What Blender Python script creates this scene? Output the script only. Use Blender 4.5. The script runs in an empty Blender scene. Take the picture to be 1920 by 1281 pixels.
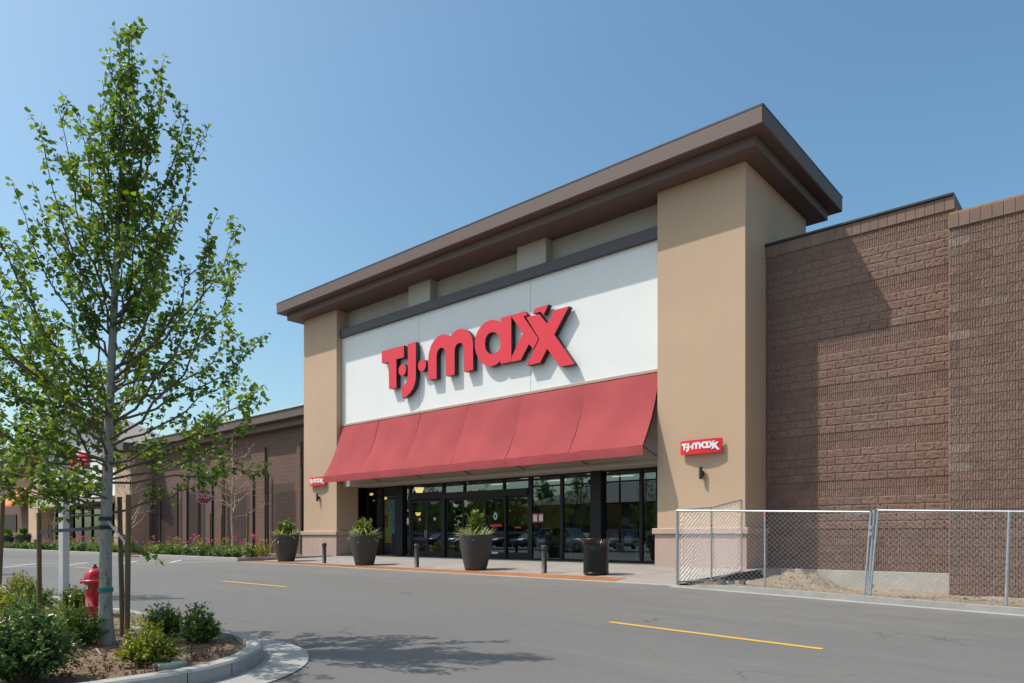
import bpy, bmesh, math, random
import numpy as np
from mathutils import Vector
from mathutils.geometry import tessellate_polygon

R = math.radians
scene = bpy.context.scene
COL = scene.collection

# ------------------------------------------------------------------ camera
FPX, HORIZON, CAMZ = 1319.0, 1006.0, 1.10          # focal length and horizon row in pixels of a 1920 wide frame
TH = R(41.33)
FW = np.array([-math.sin(TH), math.cos(TH)]); RT = np.array([math.cos(TH), math.sin(TH)])
cam_data = bpy.data.cameras.new('camera'); cam = bpy.data.objects.new('camera', cam_data); COL.objects.link(cam)
cam_data.sensor_width = 36.0; cam_data.lens = FPX / 1920 * 36.0
cam_data.shift_y = (HORIZON - 640.5) / 1920.0
cam_data.clip_start = 0.1; cam_data.clip_end = 3000
cam.location = (0, 0, CAMZ); cam.rotation_euler = (R(90), 0, TH)
scene.camera = cam

# ------------------------------------------------------------------ light
SUN = Vector((1.04, 1.0, -2.25)).normalized()
world = bpy.data.worlds.new('World'); scene.world = world; world.use_nodes = True
wn = world.node_tree; bgn = wn.nodes['Background']
sky = wn.nodes.new('ShaderNodeTexSky'); sky.sky_type = 'NISHITA'; sky.sun_disc = False
sky.sun_elevation = math.asin(-SUN.z); sky.sun_rotation = math.atan2(-SUN.x, -SUN.y)
sky.altitude = 0; sky.air_density = 1.0; sky.dust_density = 2.5; sky.ozone_density = 2.0
hsv = wn.nodes.new('ShaderNodeHueSaturation'); hsv.inputs['Saturation'].default_value = 1.17; hsv.inputs['Value'].default_value = 1.22
tint = wn.nodes.new('ShaderNodeMix'); tint.data_type = 'RGBA'; tint.blend_type = 'MULTIPLY'; tint.inputs[0].default_value = 1.0; tint.inputs[7].default_value = (0.955, 1.05, 0.92, 1)
wn.links.new(sky.outputs[0], hsv.inputs['Color']); wn.links.new(hsv.outputs[0], tint.inputs[6]); wn.links.new(tint.outputs[2], bgn.inputs[0])
bgn.inputs[1].default_value = 0.15
sd = bpy.data.lights.new('sun', 'SUN'); sd.energy = 3.95; sd.angle = R(0.53); sd.color = (1.0, 0.95, 0.87)
so = bpy.data.objects.new('sun', sd); COL.objects.link(so)
so.rotation_euler = SUN.to_track_quat('-Z', 'Y').to_euler(); so.location = (-10, -10, 30)
vs = scene.view_settings
vs.view_transform = 'Standard'; vs.look = 'None'; vs.gamma = 1.0; vs.use_curve_mapping = False
vs.exposure = 0.07
scene.cycles.use_denoising = True
scene.cycles.max_bounces = 8; scene.cycles.transparent_max_bounces = 12
scene.cycles.caustics_reflective = False; scene.cycles.caustics_refractive = False

# ------------------------------------------------------------------ helpers
def ray(px):
    a = (px - 960.0) / FPX
    v = FW + RT * a
    return float(v[0]), float(v[1])
def at(px, py, Y=None, Z=None, X=None):
    """world point on the ray through pixel (px, py) at a known plane"""
    cx, cy = ray(px); cz = (HORIZON - py) / FPX
    if Y is not None: t = Y / cy
    elif X is not None: t = X / cx
    else: t = (Z - CAMZ) / cz
    return Vector((cx * t, cy * t, CAMZ + cz * t))
def onground(px, py, func, n=30):
    Z = -0.05
    for _ in range(n):
        p = at(px, py, Z=Z); Z = 0.5 * Z + 0.5 * func(p.x, p.y)
    return Vector((p.x, p.y, func(p.x, p.y)))

ZX = [-400, -30, -17.7, -14.8, -8.33, -5.8, -3.88, -1.74, 0, 6, 20, 400]
ZZ = [-.02, -.02, -.066, -.075, -.10, -.17, -.228, -.285, -.33, -.45, -.60, -.60]
def sm(a, b, x):
    t = max(0.0, min(1.0, (x - a) / (b - a))); return t * t * (3 - 2 * t)
def zr(x, y):
    z = (np.interp(x - .7, ZX, ZZ) + np.interp(x, ZX, ZZ) * 2 + np.interp(x + .7, ZX, ZZ)) / 4
    return float(z + 0.05 * sm(7.0, 3.4, y))
def sw(x, y):
    """sidewalk surface in front of the store"""
    z0 = zr(x, 15.4) + .006
    if y < 16.6: return z0 + (0.0 - z0) * max(0, (y - 15.4) / 1.2)
    return min(0.12, 0.12 * (y - 16.6) / 4.1)

def root_loc(o):
    v = Vector((0, 0, 0))
    while o is not None:
        v += o.location; o = o.parent
    return v
def tag(o, label=None, cat=None, group=None, kind=None):
    if label: o['label'] = label
    if cat: o['category'] = cat
    if group: o['group'] = group
    if kind: o['kind'] = kind
    return o
def thing(name, label, cat, loc=(0, 0, 0), rz=0.0, group=None):
    o = bpy.data.objects.new(name, None); COL.objects.link(o)
    o.empty_display_size = 0.2
    o.location = loc; o.rotation_euler = (0, 0, rz)
    return tag(o, label, cat, group)
def link(name, me, parent=None, loc=None):
    o = bpy.data.objects.new(name, me); COL.objects.link(o)
    if parent is not None: o.parent = parent
    if loc is not None: o.location = loc
    return o
def copy_tree(o, parent=None):
    c = o.copy(); COL.objects.link(c); c.parent = parent
    for ch in list(o.children): copy_tree(ch, c)
    return c

class MB:
    def __init__(s): s.v = []; s.f = []; s.sm = []; s.mi = []
    def add(s, verts, faces, smooth=False, mi=0):
        n = len(s.v); s.v += [tuple(v) for v in verts]
        for f in faces: s.f.append([i + n for i in f]); s.sm.append(smooth); s.mi.append(mi)
        return s
    def box(s, x0, x1, y0, y1, z0, z1, mi=0):
        if x0 > x1: x0, x1 = x1, x0
        if y0 > y1: y0, y1 = y1, y0
        if z0 > z1: z0, z1 = z1, z0
        v = [(x0, y0, z0), (x1, y0, z0), (x1, y1, z0), (x0, y1, z0), (x0, y0, z1), (x1, y0, z1), (x1, y1, z1), (x0, y1, z1)]
        return s.add(v, [(3, 2, 1, 0), (4, 5, 6, 7), (0, 1, 5, 4), (1, 2, 6, 5), (2, 3, 7, 6), (3, 0, 4, 7)], mi=mi)
    def bbox(s, x0, x1, y0, y1, z0, z1, b=.01, mi=0):
        """box with chamfered edges"""
        bm = bmesh.new(); bmesh.ops.create_cube(bm, size=1)
        for v in bm.verts:
            v.co = ((x0 + x1) / 2 + v.co.x * abs(x1 - x0), (y0 + y1) / 2 + v.co.y * abs(y1 - y0), (z0 + z1) / 2 + v.co.z * abs(z1 - z0))
        bmesh.ops.bevel(bm, geom=bm.edges[:], offset=b, segments=1, affect='EDGES')
        bm.verts.index_update()
        s.add([v.co[:] for v in bm.verts], [[v.index for v in f.verts] for f in bm.faces], mi=mi); bm.free(); return s
    def prism(s, poly, axis, a, b, mi=0, holes=(), side_mi=None):
        """extrude a polygon (list of 2-tuples) along an axis from a to b. axis 'y': poly is (x,z); 'x': (y,z); 'z': (x,y)"""
        def P(p, d):
            return {'y': (p[0], d, p[1]), 'x': (d, p[0], p[1]), 'z': (p[0], p[1], d)}[axis]
        loops = [list(poly)] + [list(h) for h in holes]
        tris = tessellate_polygon([[Vector((p[0], p[1], 0)) for p in l] for l in loops])
        flat = [p for l in loops for p in l]; n = len(flat)
        # orientation of the tessellation
        def area(t):
            a_, b_, c_ = (flat[i] for i in t)
            return (b_[0] - a_[0]) * (c_[1] - a_[1]) - (b_[1] - a_[1]) * (c_[0] - a_[0])
        tris = [t if area(t) > 0 else (t[0], t[2], t[1]) for t in tris]
        flip = (axis == 'y') != (b < a)
        v = [P(p, a) for p in flat] + [P(p, b) for p in flat]
        fa = [tuple(t) if flip else tuple(reversed(t)) for t in tris]
        fb = [tuple(i + n for i in (reversed(t) if flip else t)) for t in tris]
        s.add(v, fa + fb, mi=mi)
        base = 0
        for l in loops:
            ar = sum(l[i][0] * l[(i + 1) % len(l)][1] - l[(i + 1) % len(l)][0] * l[i][1] for i in range(len(l)))
            want = 1 if base == 0 else -1
            m = len(l); q = []
            for i in range(m):
                j = (i + 1) % m
                f = (i, j, j + m, i + m)
                if ((ar > 0) == (want > 0)) == flip: f = f[::-1]
                q.append(f)
            s.add([P(p, a) for p in l] + [P(p, b) for p in l], q, mi=mi if side_mi is None else side_mi)
            base += m
        return s
    def tube(s, pts, r, n=8, cap=True, smooth=True, mi=0):
        pts = [Vector(p) for p in pts]; m = len(pts)
        rs = r if isinstance(r, (list, tuple)) else [r] * m
        t0 = (pts[1] - pts[0]).normalized()
        up = Vector((0, 0, 1)) if abs(t0.z) < .9 else Vector((1, 0, 0))
        a = t0.cross(up).normalized(); rings = []
        for i in range(m):
            t = (pts[min(i + 1, m - 1)] - pts[max(i - 1, 0)]).normalized()
            a = (a - t * a.dot(t)).normalized(); b = t.cross(a)
            rings.append([pts[i] + (a * math.cos(2 * math.pi * k / n) + b * math.sin(2 * math.pi * k / n)) * rs[i] for k in range(n)])
        v = [p for rg in rings for p in rg]; f = []
        for i in range(m - 1):
            for k in range(n):
                k2 = (k + 1) % n
                f.append((i * n + k, i * n + k2, (i + 1) * n + k2, (i + 1) * n + k))
        s.add(v, f, smooth, mi)
        if cap:
            s.add(rings[0], [tuple(range(n))[::-1]], mi=mi); s.add(rings[-1], [tuple(range(n))], mi=mi)
        return s
    def lathe(s, prof, n=24, c=(0, 0, 0), smooth=True, mi=0, sx=1, sy=1):
        """prof: list of (radius, z)"""
        m = len(prof); v = []; f = []
        for (r, z) in prof:
            for k in range(n):
                a = 2 * math.pi * k / n
                v.append((c[0] + r * math.cos(a) * sx, c[1] + r * math.sin(a) * sy, c[2] + z))
        for i in range(m - 1):
            for k in range(n):
                k2 = (k + 1) % n
                f.append((i * n + k, i * n + k2, (i + 1) * n + k2, (i + 1) * n + k))
        return s.add(v, f, smooth, mi)
    def build(s, name, mat, parent=None, world=True):
        me = bpy.data.meshes.new(name)
        off = root_loc(parent) if (parent is not None and world) else Vector((0, 0, 0))
        vv = [(a - off.x, b - off.y, c - off.z) for a, b, c in s.v] if off.length > 0 else s.v
        me.from_pydata(vv, [], s.f)
        for m in (mat if isinstance(mat, (list, tuple)) else [mat]): me.materials.append(m)
        if any(s.sm): me.polygons.foreach_set('use_smooth', s.sm)
        if any(s.mi): me.polygons.foreach_set('material_index', s.mi)
        me.update()
        return link(name, me, parent)

def box(name, mat, parent, *a, b=None):
    m = MB()
    if b: m.bbox(*a, b=b)
    else: m.box(*a)
    return m.build(name, mat, parent)

# ------------------------------------------------------------------ materials
MATS = {}
def new_mat(name):
    m = bpy.data.materials.new(name); m.use_nodes = True
    nt = m.node_tree; nt.nodes.clear()
    out = nt.nodes.new('ShaderNodeOutputMaterial'); MATS[name] = m
    return m, nt, out
def N(nt, typ, **kw):
    n = nt.nodes.new(typ)
    for k, v in kw.items():
        if k.startswith('i_'): n.inputs[k[2:].replace('_', ' ')].default_value = v
        else: setattr(n, k, v)
    return n
def mixrgb(nt, fac, a, b, blend='MIX'):
    n = nt.nodes.new('ShaderNodeMix'); n.data_type = 'RGBA'; n.blend_type = blend
    for sock, val in ((n.inputs[0], fac), (n.inputs[6], a), (n.inputs[7], b)):
        if hasattr(val, 'is_linked') or isinstance(val, bpy.types.NodeSocket): nt.links.new(val, sock)
        else: sock.default_value = val if not isinstance(val, tuple) or len(val) == 4 else (*val, 1)
    return n.outputs[2]
def math_n(nt, op, a, b=None, c=None):
    n = nt.nodes.new('ShaderNodeMath'); n.operation = op
    for i, val in enumerate((a, b, c)):
        if val is None: continue
        if isinstance(val, bpy.types.NodeSocket): nt.links.new(val, n.inputs[i])
        else: n.inputs[i].default_value = val
    return n.outputs[0]
def ramp(nt, fac, p0, p1, c0=(0, 0, 0, 1), c1=(1, 1, 1, 1)):
    n = nt.nodes.new('ShaderNodeValToRGB'); nt.links.new(fac, n.inputs[0])
    n.color_ramp.elements[0].position = p0; n.color_ramp.elements[1].position = p1
    n.color_ramp.elements[0].color = c0; n.color_ramp.elements[1].color = c1
    return n.outputs[0]
def coords(nt, obj=True, scale=(1, 1, 1), rand=False):
    tc = nt.nodes.new('ShaderNodeTexCoord'); mp = nt.nodes.new('ShaderNodeMapping')
    if obj == 'world':
        g = nt.nodes.new('ShaderNodeNewGeometry'); nt.links.new(g.outputs['Position'], mp.inputs[0])
    else: nt.links.new(tc.outputs['Object'], mp.inputs[0])
    mp.inputs[3].default_value = scale
    return mp.outputs[0]
def noise(nt, vec, scale, detail=4, rough=.55):
    n = nt.nodes.new('ShaderNodeTexNoise'); nt.links.new(vec, n.inputs['Vector'])
    n.inputs['Scale'].default_value = scale; n.inputs['Detail'].default_value = detail; n.inputs['Roughness'].default_value = rough
    return n.outputs[0]
def bump(nt, h, strength, dist, prev=None):
    b = nt.nodes.new('ShaderNodeBump'); nt.links.new(h, b.inputs['Height'])
    b.inputs['Strength'].default_value = strength; b.inputs['Distance'].default_value = dist
    if prev is not None: nt.links.new(prev, b.inputs['Normal'])
    return b.outputs[0]
def pbr(nt, out, col, rough=.7, normal=None, metal=0.0, spec=.5, coat=0.0):
    p = nt.nodes.new('ShaderNodeBsdfPrincipled')
    if isinstance(col, bpy.types.NodeSocket): nt.links.new(col, p.inputs['Base Color'])
    else: p.inputs['Base Color'].default_value = (*col[:3], 1)
    if isinstance(rough, bpy.types.NodeSocket): nt.links.new(rough, p.inputs['Roughness'])
    else: p.inputs['Roughness'].default_value = rough
    p.inputs['Metallic'].default_value = metal; p.inputs['Specular IOR Level'].default_value = spec
    p.inputs['Coat Weight'].default_value = coat
    if normal is not None: nt.links.new(normal, p.inputs['Normal'])
    nt.links.new(p.outputs[0], out.inputs[0]); return p
def mat(name, col, rough=.7, var=.12, vscale=1.5, fine=60, fb=.15, fdist=.003, metal=0, spec=.4, world=True, stretch=(1, 1, 1), coat=0, rnd=0.0, dirt=0):
    """general surface: broad mottling, fine grain and fine relief"""
    m, nt, out = new_mat(name)
    vec = coords(nt, 'world' if world else True, stretch)
    a = noise(nt, vec, vscale, 5, .6); b = noise(nt, vec, fine, 3, .6)
    c0 = tuple(max(0, c * (1 - var)) for c in col); c1 = tuple(min(1, c * (1 + var)) for c in col)
    base = mixrgb(nt, ramp(nt, a, .3, .7), c0, c1)
    base = mixrgb(nt, .35 * min(1, var * 4), base, mixrgb(nt, b, tuple(c * .75 for c in col), tuple(min(1, c * 1.25) for c in col)))
    if dirt:
        base = mixrgb(nt, math_n(nt, 'MULTIPLY', ramp(nt, noise(nt, vec, vscale * 2.3, 8, .7), .5, .75), dirt), base, tuple(c * .55 for c in col))
    if rnd:
        oi = nt.nodes.new('ShaderNodeObjectInfo')
        hv = nt.nodes.new('ShaderNodeHueSaturation')
        nt.links.new(base, hv.inputs['Color']); nt.links.new(math_n(nt, 'MULTIPLY_ADD', oi.outputs['Random'], rnd * 2, 1 - rnd), hv.inputs['Value'])
        base = hv.outputs[0]
    nrm = bump(nt, b, fb, fdist) if fb else None
    rr = math_n(nt, 'MULTIPLY_ADD', a, .2, rough - .1)
    pbr(nt, out, base, rr, nrm, metal, spec, coat)
    return m
# asphalt: worn, faintly streaked along the driving direction
def asphalt():
    m, nt, out = new_mat('asphalt')
    v = coords(nt, 'world'); vs_ = coords(nt, 'world', (.12, 1.0, 1))
    big = noise(nt, v, .22, 5, .6); st = noise(nt, vs_, 1.6, 5, .65); fine = noise(nt, v, 140, 3, .7); mid = noise(nt, v, 9, 6, .7)
    c = mixrgb(nt, ramp(nt, big, .32, .68), (.134, .126, .121), (.180, .170, .162))
    c = mixrgb(nt, math_n(nt, 'MULTIPLY', ramp(nt, noise(nt, v, .075, 3, .5), .40, .62), .55), c, (.088, .085, .084))
    c = mixrgb(nt, math_n(nt, 'MULTIPLY', ramp(nt, st, .48, .66), .8), c, (.104, .101, .100))
    c = mixrgb(nt, math_n(nt, 'MULTIPLY', ramp(nt, st, .26, .40, (1, 1, 1, 1), (0, 0, 0, 1)), .5), c, (.225, .205, .192))
    c = mixrgb(nt, .5, c, mixrgb(nt, ramp(nt, fine, .3, .7), (.07, .068, .066), (.27, .26, .248)))
    c = mixrgb(nt, math_n(nt, 'MULTIPLY', ramp(nt, noise(nt, v, .9, 8, .75), .60, .72), .35), c, (.07, .068, .07))
    sp = nt.nodes.new('ShaderNodeSeparateXYZ'); nt.links.new(v, sp.inputs[0])
    dust = math_n(nt, 'MULTIPLY', ramp(nt, math_n(nt, 'MULTIPLY_ADD', sp.outputs['Y'], .25, -2.85), .0, 1.0), ramp(nt, noise(nt, v, 1.3, 6, .7), .40, .65))
    c = mixrgb(nt, math_n(nt, 'MULTIPLY', dust, .45), c, (.24, .215, .185))
    # hairline cracks and oil drips
    vr = nt.nodes.new('ShaderNodeTexVoronoi'); vr.feature = 'DISTANCE_TO_EDGE'; vr.inputs['Scale'].default_value = .33
    wv = nt.nodes.new('ShaderNodeVectorMath'); wv.operation = 'ADD'; nz = nt.nodes.new('ShaderNodeTexNoise'); nz.inputs['Scale'].default_value = 1.1; nz.inputs['Detail'].default_value = 5
    nt.links.new(v, nz.inputs['Vector']); nt.links.new(v, wv.inputs[0]); nt.links.new(nz.outputs['Color'], wv.inputs[1]); nt.links.new(wv.outputs[0], vr.inputs['Vector'])
    crack = math_n(nt, 'MULTIPLY', math_n(nt, 'LESS_THAN', vr.outputs['Distance'], .0035), ramp(nt, noise(nt, v, .35, 3, .5), .52, .6))
    c = mixrgb(nt, math_n(nt, 'MULTIPLY', crack, .55), c, (.045, .043, .043))
    dr = nt.nodes.new('ShaderNodeTexVoronoi'); dr.inputs['Scale'].default_value = .8; nt.links.new(v, dr.inputs['Vector'])
    c = mixrgb(nt, math_n(nt, 'MULTIPLY', ramp(nt, dr.outputs['Distance'], .02, .07, (1, 1, 1, 1), (0, 0, 0, 1)), .35), c, (.07, .066, .066))
    n = bump(nt, fine, .6, .004, bump(nt, mid, .3, .01))
    pbr(nt, out, c, .82, n, spec=.3); return m
M_ASPH = asphalt()
M_CONC = mat('sidewalk_concrete', (.30, .265, .24), .85, .13, .9, 90, .25, .002, dirt=.35, rnd=.06)
M_CURB = mat('curb_concrete', (.36, .345, .32), .85, .14, 2.2, 80, .3, .003, dirt=.5)
M_FOUND = mat('foundation_concrete', (.43, .41, .375), .9, .16, 1.3, 60, .3, .004, dirt=.5)
M_STUC = mat('tan_stucco', (.525, .372, .258), .9, .06, .3, 170, .45, .003, spec=.2)
M_STUC2 = mat('grey_tan_stucco', (.46, .43, .37), .9, .05, .6, 170, .4, .003, spec=.2)
M_WHITE = mat('white_panel', (.79, .79, .78), .75, .02, .8, 150, .15, .001, spec=.25)
M_CORN = mat('brown_cornice_paint', (.135, .092, .082), .6, .06, .5, 120, .2, .002)
M_TRIM = mat('charcoal_trim_paint', (.085, .078, .088), .6, .06, .6, 120, .15, .002)
M_STONE = mat('pink_limestone', (.46, .325, .275), .8, .10, 1.4, 70, .2, .002, stretch=(1, 1, .35), rnd=.05)
M_CAP = mat('limestone_cap', (.47, .33, .275), .8, .08, 2, 70, .2, .002)
M_BLACK = mat('black_anodised_metal', (.012, .011, .013), .5, .1, 2, 50, .05, .001, spec=.3)
M_DARK = mat('dark_bronze_metal', (.035, .031, .032), .5, .15, 2, 50, .1, .001)
M_AWN = mat('red_canvas', (.365, .072, .078), .88, .12, .7, 320, .35, .001, spec=.12)
M_RED = mat('red_sign_face', (.74, .036, .058), .45, .02, 1, 60, 0, .001, spec=.4)
M_RED2 = mat('bright_red_panel', (.78, .014, .026), .4, .02, 1, 60, 0, .001)
M_LSIDE = mat('sign_return_metal', (.03, .028, .03), .4, .1, 2, 60, 0, .001)
M_WLET = mat('white_sign_letters', (.82, .82, .82), .5, .02, 1, 60, 0, .001)
def wornpaint(name, col):
    m, nt, out = new_mat(name); v = coords(nt, 'world')
    a = noise(nt, v, 55, 5, .75); b_ = noise(nt, v, 2.4, 4, .6)
    w = math_n(nt, 'MULTIPLY', ramp(nt, math_n(nt, 'MULTIPLY_ADD', b_, .35, math_n(nt, 'MULTIPLY', a, .8)), .60, .72), .75)
    c = mixrgb(nt, b_, tuple(x * .85 for x in col), tuple(min(1, x * 1.1) for x in col)); c = mixrgb(nt, w, c, (.15, .125, .10))
    pbr(nt, out, c, .8, bump(nt, a, .5, .003), spec=.25); return m
M_YEL = wornpaint('yellow_road_paint', (.68, .40, .06))
M_WPAINT = wornpaint('white_road_paint', (.6, .6, .58))
M_TACT = mat('orange_tactile_tile', (.40, .165, .065), .8, .2, 1.6, 50, .2, .002, dirt=.35, rnd=.12)
M_MORTAR = mat('pink_mortar', (.32, .215, .178), .95, .12, 3, 80, .3, .003)
def block_mat(name, col, rnd):
    m, nt, out = new_mat(name)
    v = coords(nt, 'world'); oi = nt.nodes.new('ShaderNodeObjectInfo')
    a = noise(nt, v, 2.2, 5, .6); b = noise(nt, v, 38, 6, .75); f = noise(nt, v, 160, 2, .6)
    c = mixrgb(nt, ramp(nt, b, .3, .72), tuple(x * .72 for x in col), tuple(x * 1.28 for x in col))
    c = mixrgb(nt, math_n(nt, 'MULTIPLY', ramp(nt, a, .35, .7), .45), c, tuple(x * 1.12 for x in col))
    c = mixrgb(nt, math_n(nt, 'MULTIPLY', ramp(nt, noise(nt, v, .55, 6, .7), .58, .72), .25), c, (.27, .22, .19))
    hv = nt.nodes.new('ShaderNodeHueSaturation'); nt.links.new(c, hv.inputs['Color'])
    nt.links.new(math_n(nt, 'MULTIPLY_ADD', oi.outputs['Random'], rnd * 2, 1 - rnd), hv.inputs['Value'])
    n = bump(nt, f, .35, .004, bump(nt, b, .9, .022, bump(nt, noise(nt, v, 15, 4, .65), .8, .03)))
    pbr(nt, out, hv.outputs[0], .95, n, spec=.15); return m
M_BLOCK = block_mat('split_face_block', (.228, .147, .119), .10)
M_BLOCK2 = block_mat('pale_stained_block', (.27, .20, .165), .15)
M_SMOOTH = mat('smooth_coping_block', (.225, .15, .122), .9, .08, 2, 90, .3, .002, rnd=.08, spec=.2)
def farwall():
    m, nt, out = new_mat('far_block_wall')
    g = nt.nodes.new('ShaderNodeNewGeometry'); mp = nt.nodes.new('ShaderNodeMapping')
    nt.links.new(g.outputs['Position'], mp.inputs[0]); mp.inputs['Rotation'].default_value = (R(-90), 0, 0)
    bt = nt.nodes.new('ShaderNodeTexBrick'); nt.links.new(mp.outputs[0], bt.inputs['Vector'])
    bt.inputs['Scale'].default_value = 1; bt.inputs['Brick Width'].default_value = .47; bt.inputs['Row Height'].default_value = .24
    bt.inputs['Mortar Size'].default_value = .014; bt.inputs['Color1'].default_value = (.135, .086, .07, 1); bt.inputs['Color2'].default_value = (.175, .112, .09, 1)
    bt.inputs['Mortar'].default_value = (.24, .165, .14, 1); bt.inputs['Bias'].default_value = 0
    v = coords(nt, 'world'); b = noise(nt, v, 22, 6, .75)
    c = mixrgb(nt, .5, bt.outputs[0], mixrgb(nt, b, (.075, .048, .04), (.25, .165, .135)))
    n = bump(nt, b, .8, .03); pbr(nt, out, c, .95, n, spec=.15); return m
M_FARW = farwall()
def wood(name, col, stretch=(30, 30, 1.5)):
    m, nt, out = new_mat(name); v = coords(nt, True, stretch)
    a = noise(nt, v, 1.6, 6, .7)
    c = mixrgb(nt, ramp(nt, a, .3, .7), tuple(x * .6 for x in col), tuple(x * 1.3 for x in col))
    pbr(nt, out, c, .85, bump(nt, a, .5, .004), spec=.2); return m
M_STAKE = wood('weathered_stake_wood', (.17, .125, .072))
M_GALV = mat('galvanised_steel', (.50, .53, .56), .42, .14, 9, 120, .1, .001, metal=.75, spec=.5)
M_GALVP = mat('pale_galvanised_post', (.62, .63, .64), .5, .08, 3, 100, .1, .001, metal=.25)
def soil(name, c0, c1, sc=26, d=.05):
    m, nt, out = new_mat(name); v = coords(nt, 'world')
    a = noise(nt, v, sc, 8, .75); b = noise(nt, v, 3, 4, .6); f = noise(nt, v, 180, 2, .6)
    c = mixrgb(nt, ramp(nt, a, .3, .7), c0, c1); c = mixrgb(nt, ramp(nt, b, .35, .7), c, tuple(x * .78 for x in c1))
    pbr(nt, out, c, .97, bump(nt, f, .6, .008, bump(nt, a, 1.0, d)), spec=.1); return m
M_SOIL = soil('tan_garden_soil', (.17, .11, .068), (.40, .285, .185), 16, .04)
M_MULCH = soil('red_brown_mulch', (.09, .045, .026), (.22, .11, .065), 30, .04)
M_DIRT = soil('pale_construction_dirt', (.25, .19, .14), (.50, .40, .31), 12, .06)
M_GROUND = soil('bare_ground', (.16, .12, .085), (.25, .2, .14), 5, .05)
M_FABRIC = mat('black_weed_fabric', (.022, .025, .024), .8, .3, 5, 60, .6, .01)
M_FPOT = mat('charcoal_planter_resin', (.070, .064, .057), .78, .10, 2, 120, .25, .002, world=False, spec=.3)
M_BOLL = mat('bollard_paint', (.062, .054, .052), .5, .1, 4, 90, .1, .001)
M_CANB = mat('black_powder_coat', (.007, .0065, .0065), .3, .1, 4, 60, .05, .001, spec=.6)
M_HYD = mat('hydrant_red_paint', (.42, .012, .022), .3, .12, 5, 60, .15, .002, coat=.4, world=False)
M_RUST = mat('rusty_iron', (.09, .045, .03), .8, .3, 12, 80, .4, .002)
M_STOPR = mat('stop_sign_red', (.27, .022, .028), .45, .06, 3, 60, 0, .001)
M_BLUEP = mat('blue_grey_post_paint', (.075, .105, .16), .5, .1, 3, 60, .1, .001)
M_ORANGE = mat('orange_awning', (.70, .20, .045), .7, .06, 2, 100, .1, .001)
M_SHING = mat('grey_shingle_roof', (.24, .22, .205), .9, .18, 3, 50, .6, .01, stretch=(1, 1, 6))
M_BARE = mat('bleached_bare_bark', (.42, .33, .24), .9, .18, 6, 60, .3, .003)
M_GREENLID = mat('green_plastic_lid', (.30, .33, .25), .7, .15, 6, 90, .2, .002)
def bark():
    m, nt, out = new_mat('grey_mottled_bark'); v = coords(nt, 'world', (1, 1, .8)); v2 = coords(nt, 'world', (1, 1, .22))
    a = noise(nt, v, 11, 8, .8); b = noise(nt, v2, 40, 5, .7); s_ = coords(nt, 'world', (1, 1, 5))
    lent = noise(nt, s_, 14, 3, .6)
    c = mixrgb(nt, ramp(nt, b, .3, .7), (.26, .245, .215), (.42, .40, .36))
    c = mixrgb(nt, math_n(nt, 'MULTIPLY', ramp(nt, a, .54, .62), .85), c, (.075, .066, .058))
    c = mixrgb(nt, math_n(nt, 'MULTIPLY', ramp(nt, lent, .6, .68), .5), c, (.13, .115, .1))
    pbr(nt, out, c, .9, bump(nt, b, .5, .006), spec=.2); return m
M_BARK = bark()
M_TWIG = mat('red_brown_twig_bark', (.14, .098, .08), .85, .2, 8, 60, .3, .002)
def leafmat(name, c0, c1, c2=None, p2=.93, transl=.35, gloss=.45):
    """thin leaf: per leaf colour from the random attribute lv, light passes through"""
    m, nt, out = new_mat(name)
    at_ = nt.nodes.new('ShaderNodeAttribute'); at_.attribute_name = 'lv'
    c = mixrgb(nt, at_.outputs['Fac'], c0, c1)
    if c2: c = mixrgb(nt, math_n(nt, 'GREATER_THAN', at_.outputs['Fac'], p2), c, c2)
    p = nt.nodes.new('ShaderNodeBsdfPrincipled'); nt.links.new(c, p.inputs['Base Color'])
    p.inputs['Roughness'].default_value = gloss; p.inputs['Specular IOR Level'].default_value = .45
    t = nt.nodes.new('ShaderNodeBsdfTranslucent')
    hs = nt.nodes.new('ShaderNodeHueSaturation'); hs.inputs['Hue'].default_value = .475; hs.inputs['Saturation'].default_value = 1.15; hs.inputs['Value'].default_value = 1.5
    nt.links.new(c, hs.inputs['Color']); nt.links.new(hs.outputs[0], t.inputs[0])
    mx = nt.nodes.new('ShaderNodeMixShader'); mx.inputs[0].default_value = transl
    nt.links.new(p.outputs[0], mx.inputs[1]); nt.links.new(t.outputs[0], mx.inputs[2]); nt.links.new(mx.outputs[0], out.inputs[0])
    return m
L_TREE = leafmat('tree_leaf', (.055, .125, .026), (.185, .295, .05), (.45, .33, .02), .997, transl=.45)
L_SHRUB = leafmat('shrub_leaf', (.055, .12, .026), (.20, .28, .045), transl=.25, gloss=.35)
L_SHRUB2 = leafmat('yellow_green_shrub_leaf', (.09, .17, .024), (.36, .37, .04), (.34, .18, .03), .96, transl=.3)
L_DARKSH = leafmat('dark_glossy_leaf', (.04, .10, .03), (.15, .24, .055), transl=.18, gloss=.28)
L_REDG = leafmat('purple_groundcover_leaf', (.05, .022, .02), (.16, .07, .05), transl=.2)
L_PINK = leafmat('pink_rose_petal', (.50, .045, .09), (.68, .16, .20), transl=.25)
L_REDTIP = leafmat('red_tipped_leaf', (.08, .16, .028), (.22, .30, .05), (.26, .13, .04), .90, transl=.3)
L_PALE = leafmat('variegated_strap_leaf', (.12, .20, .05), (.42, .46, .22), transl=.35)
L_BROWN = leafmat('dry_brown_leaf', (.14, .06, .03), (.30, .15, .08), transl=.2)
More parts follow.
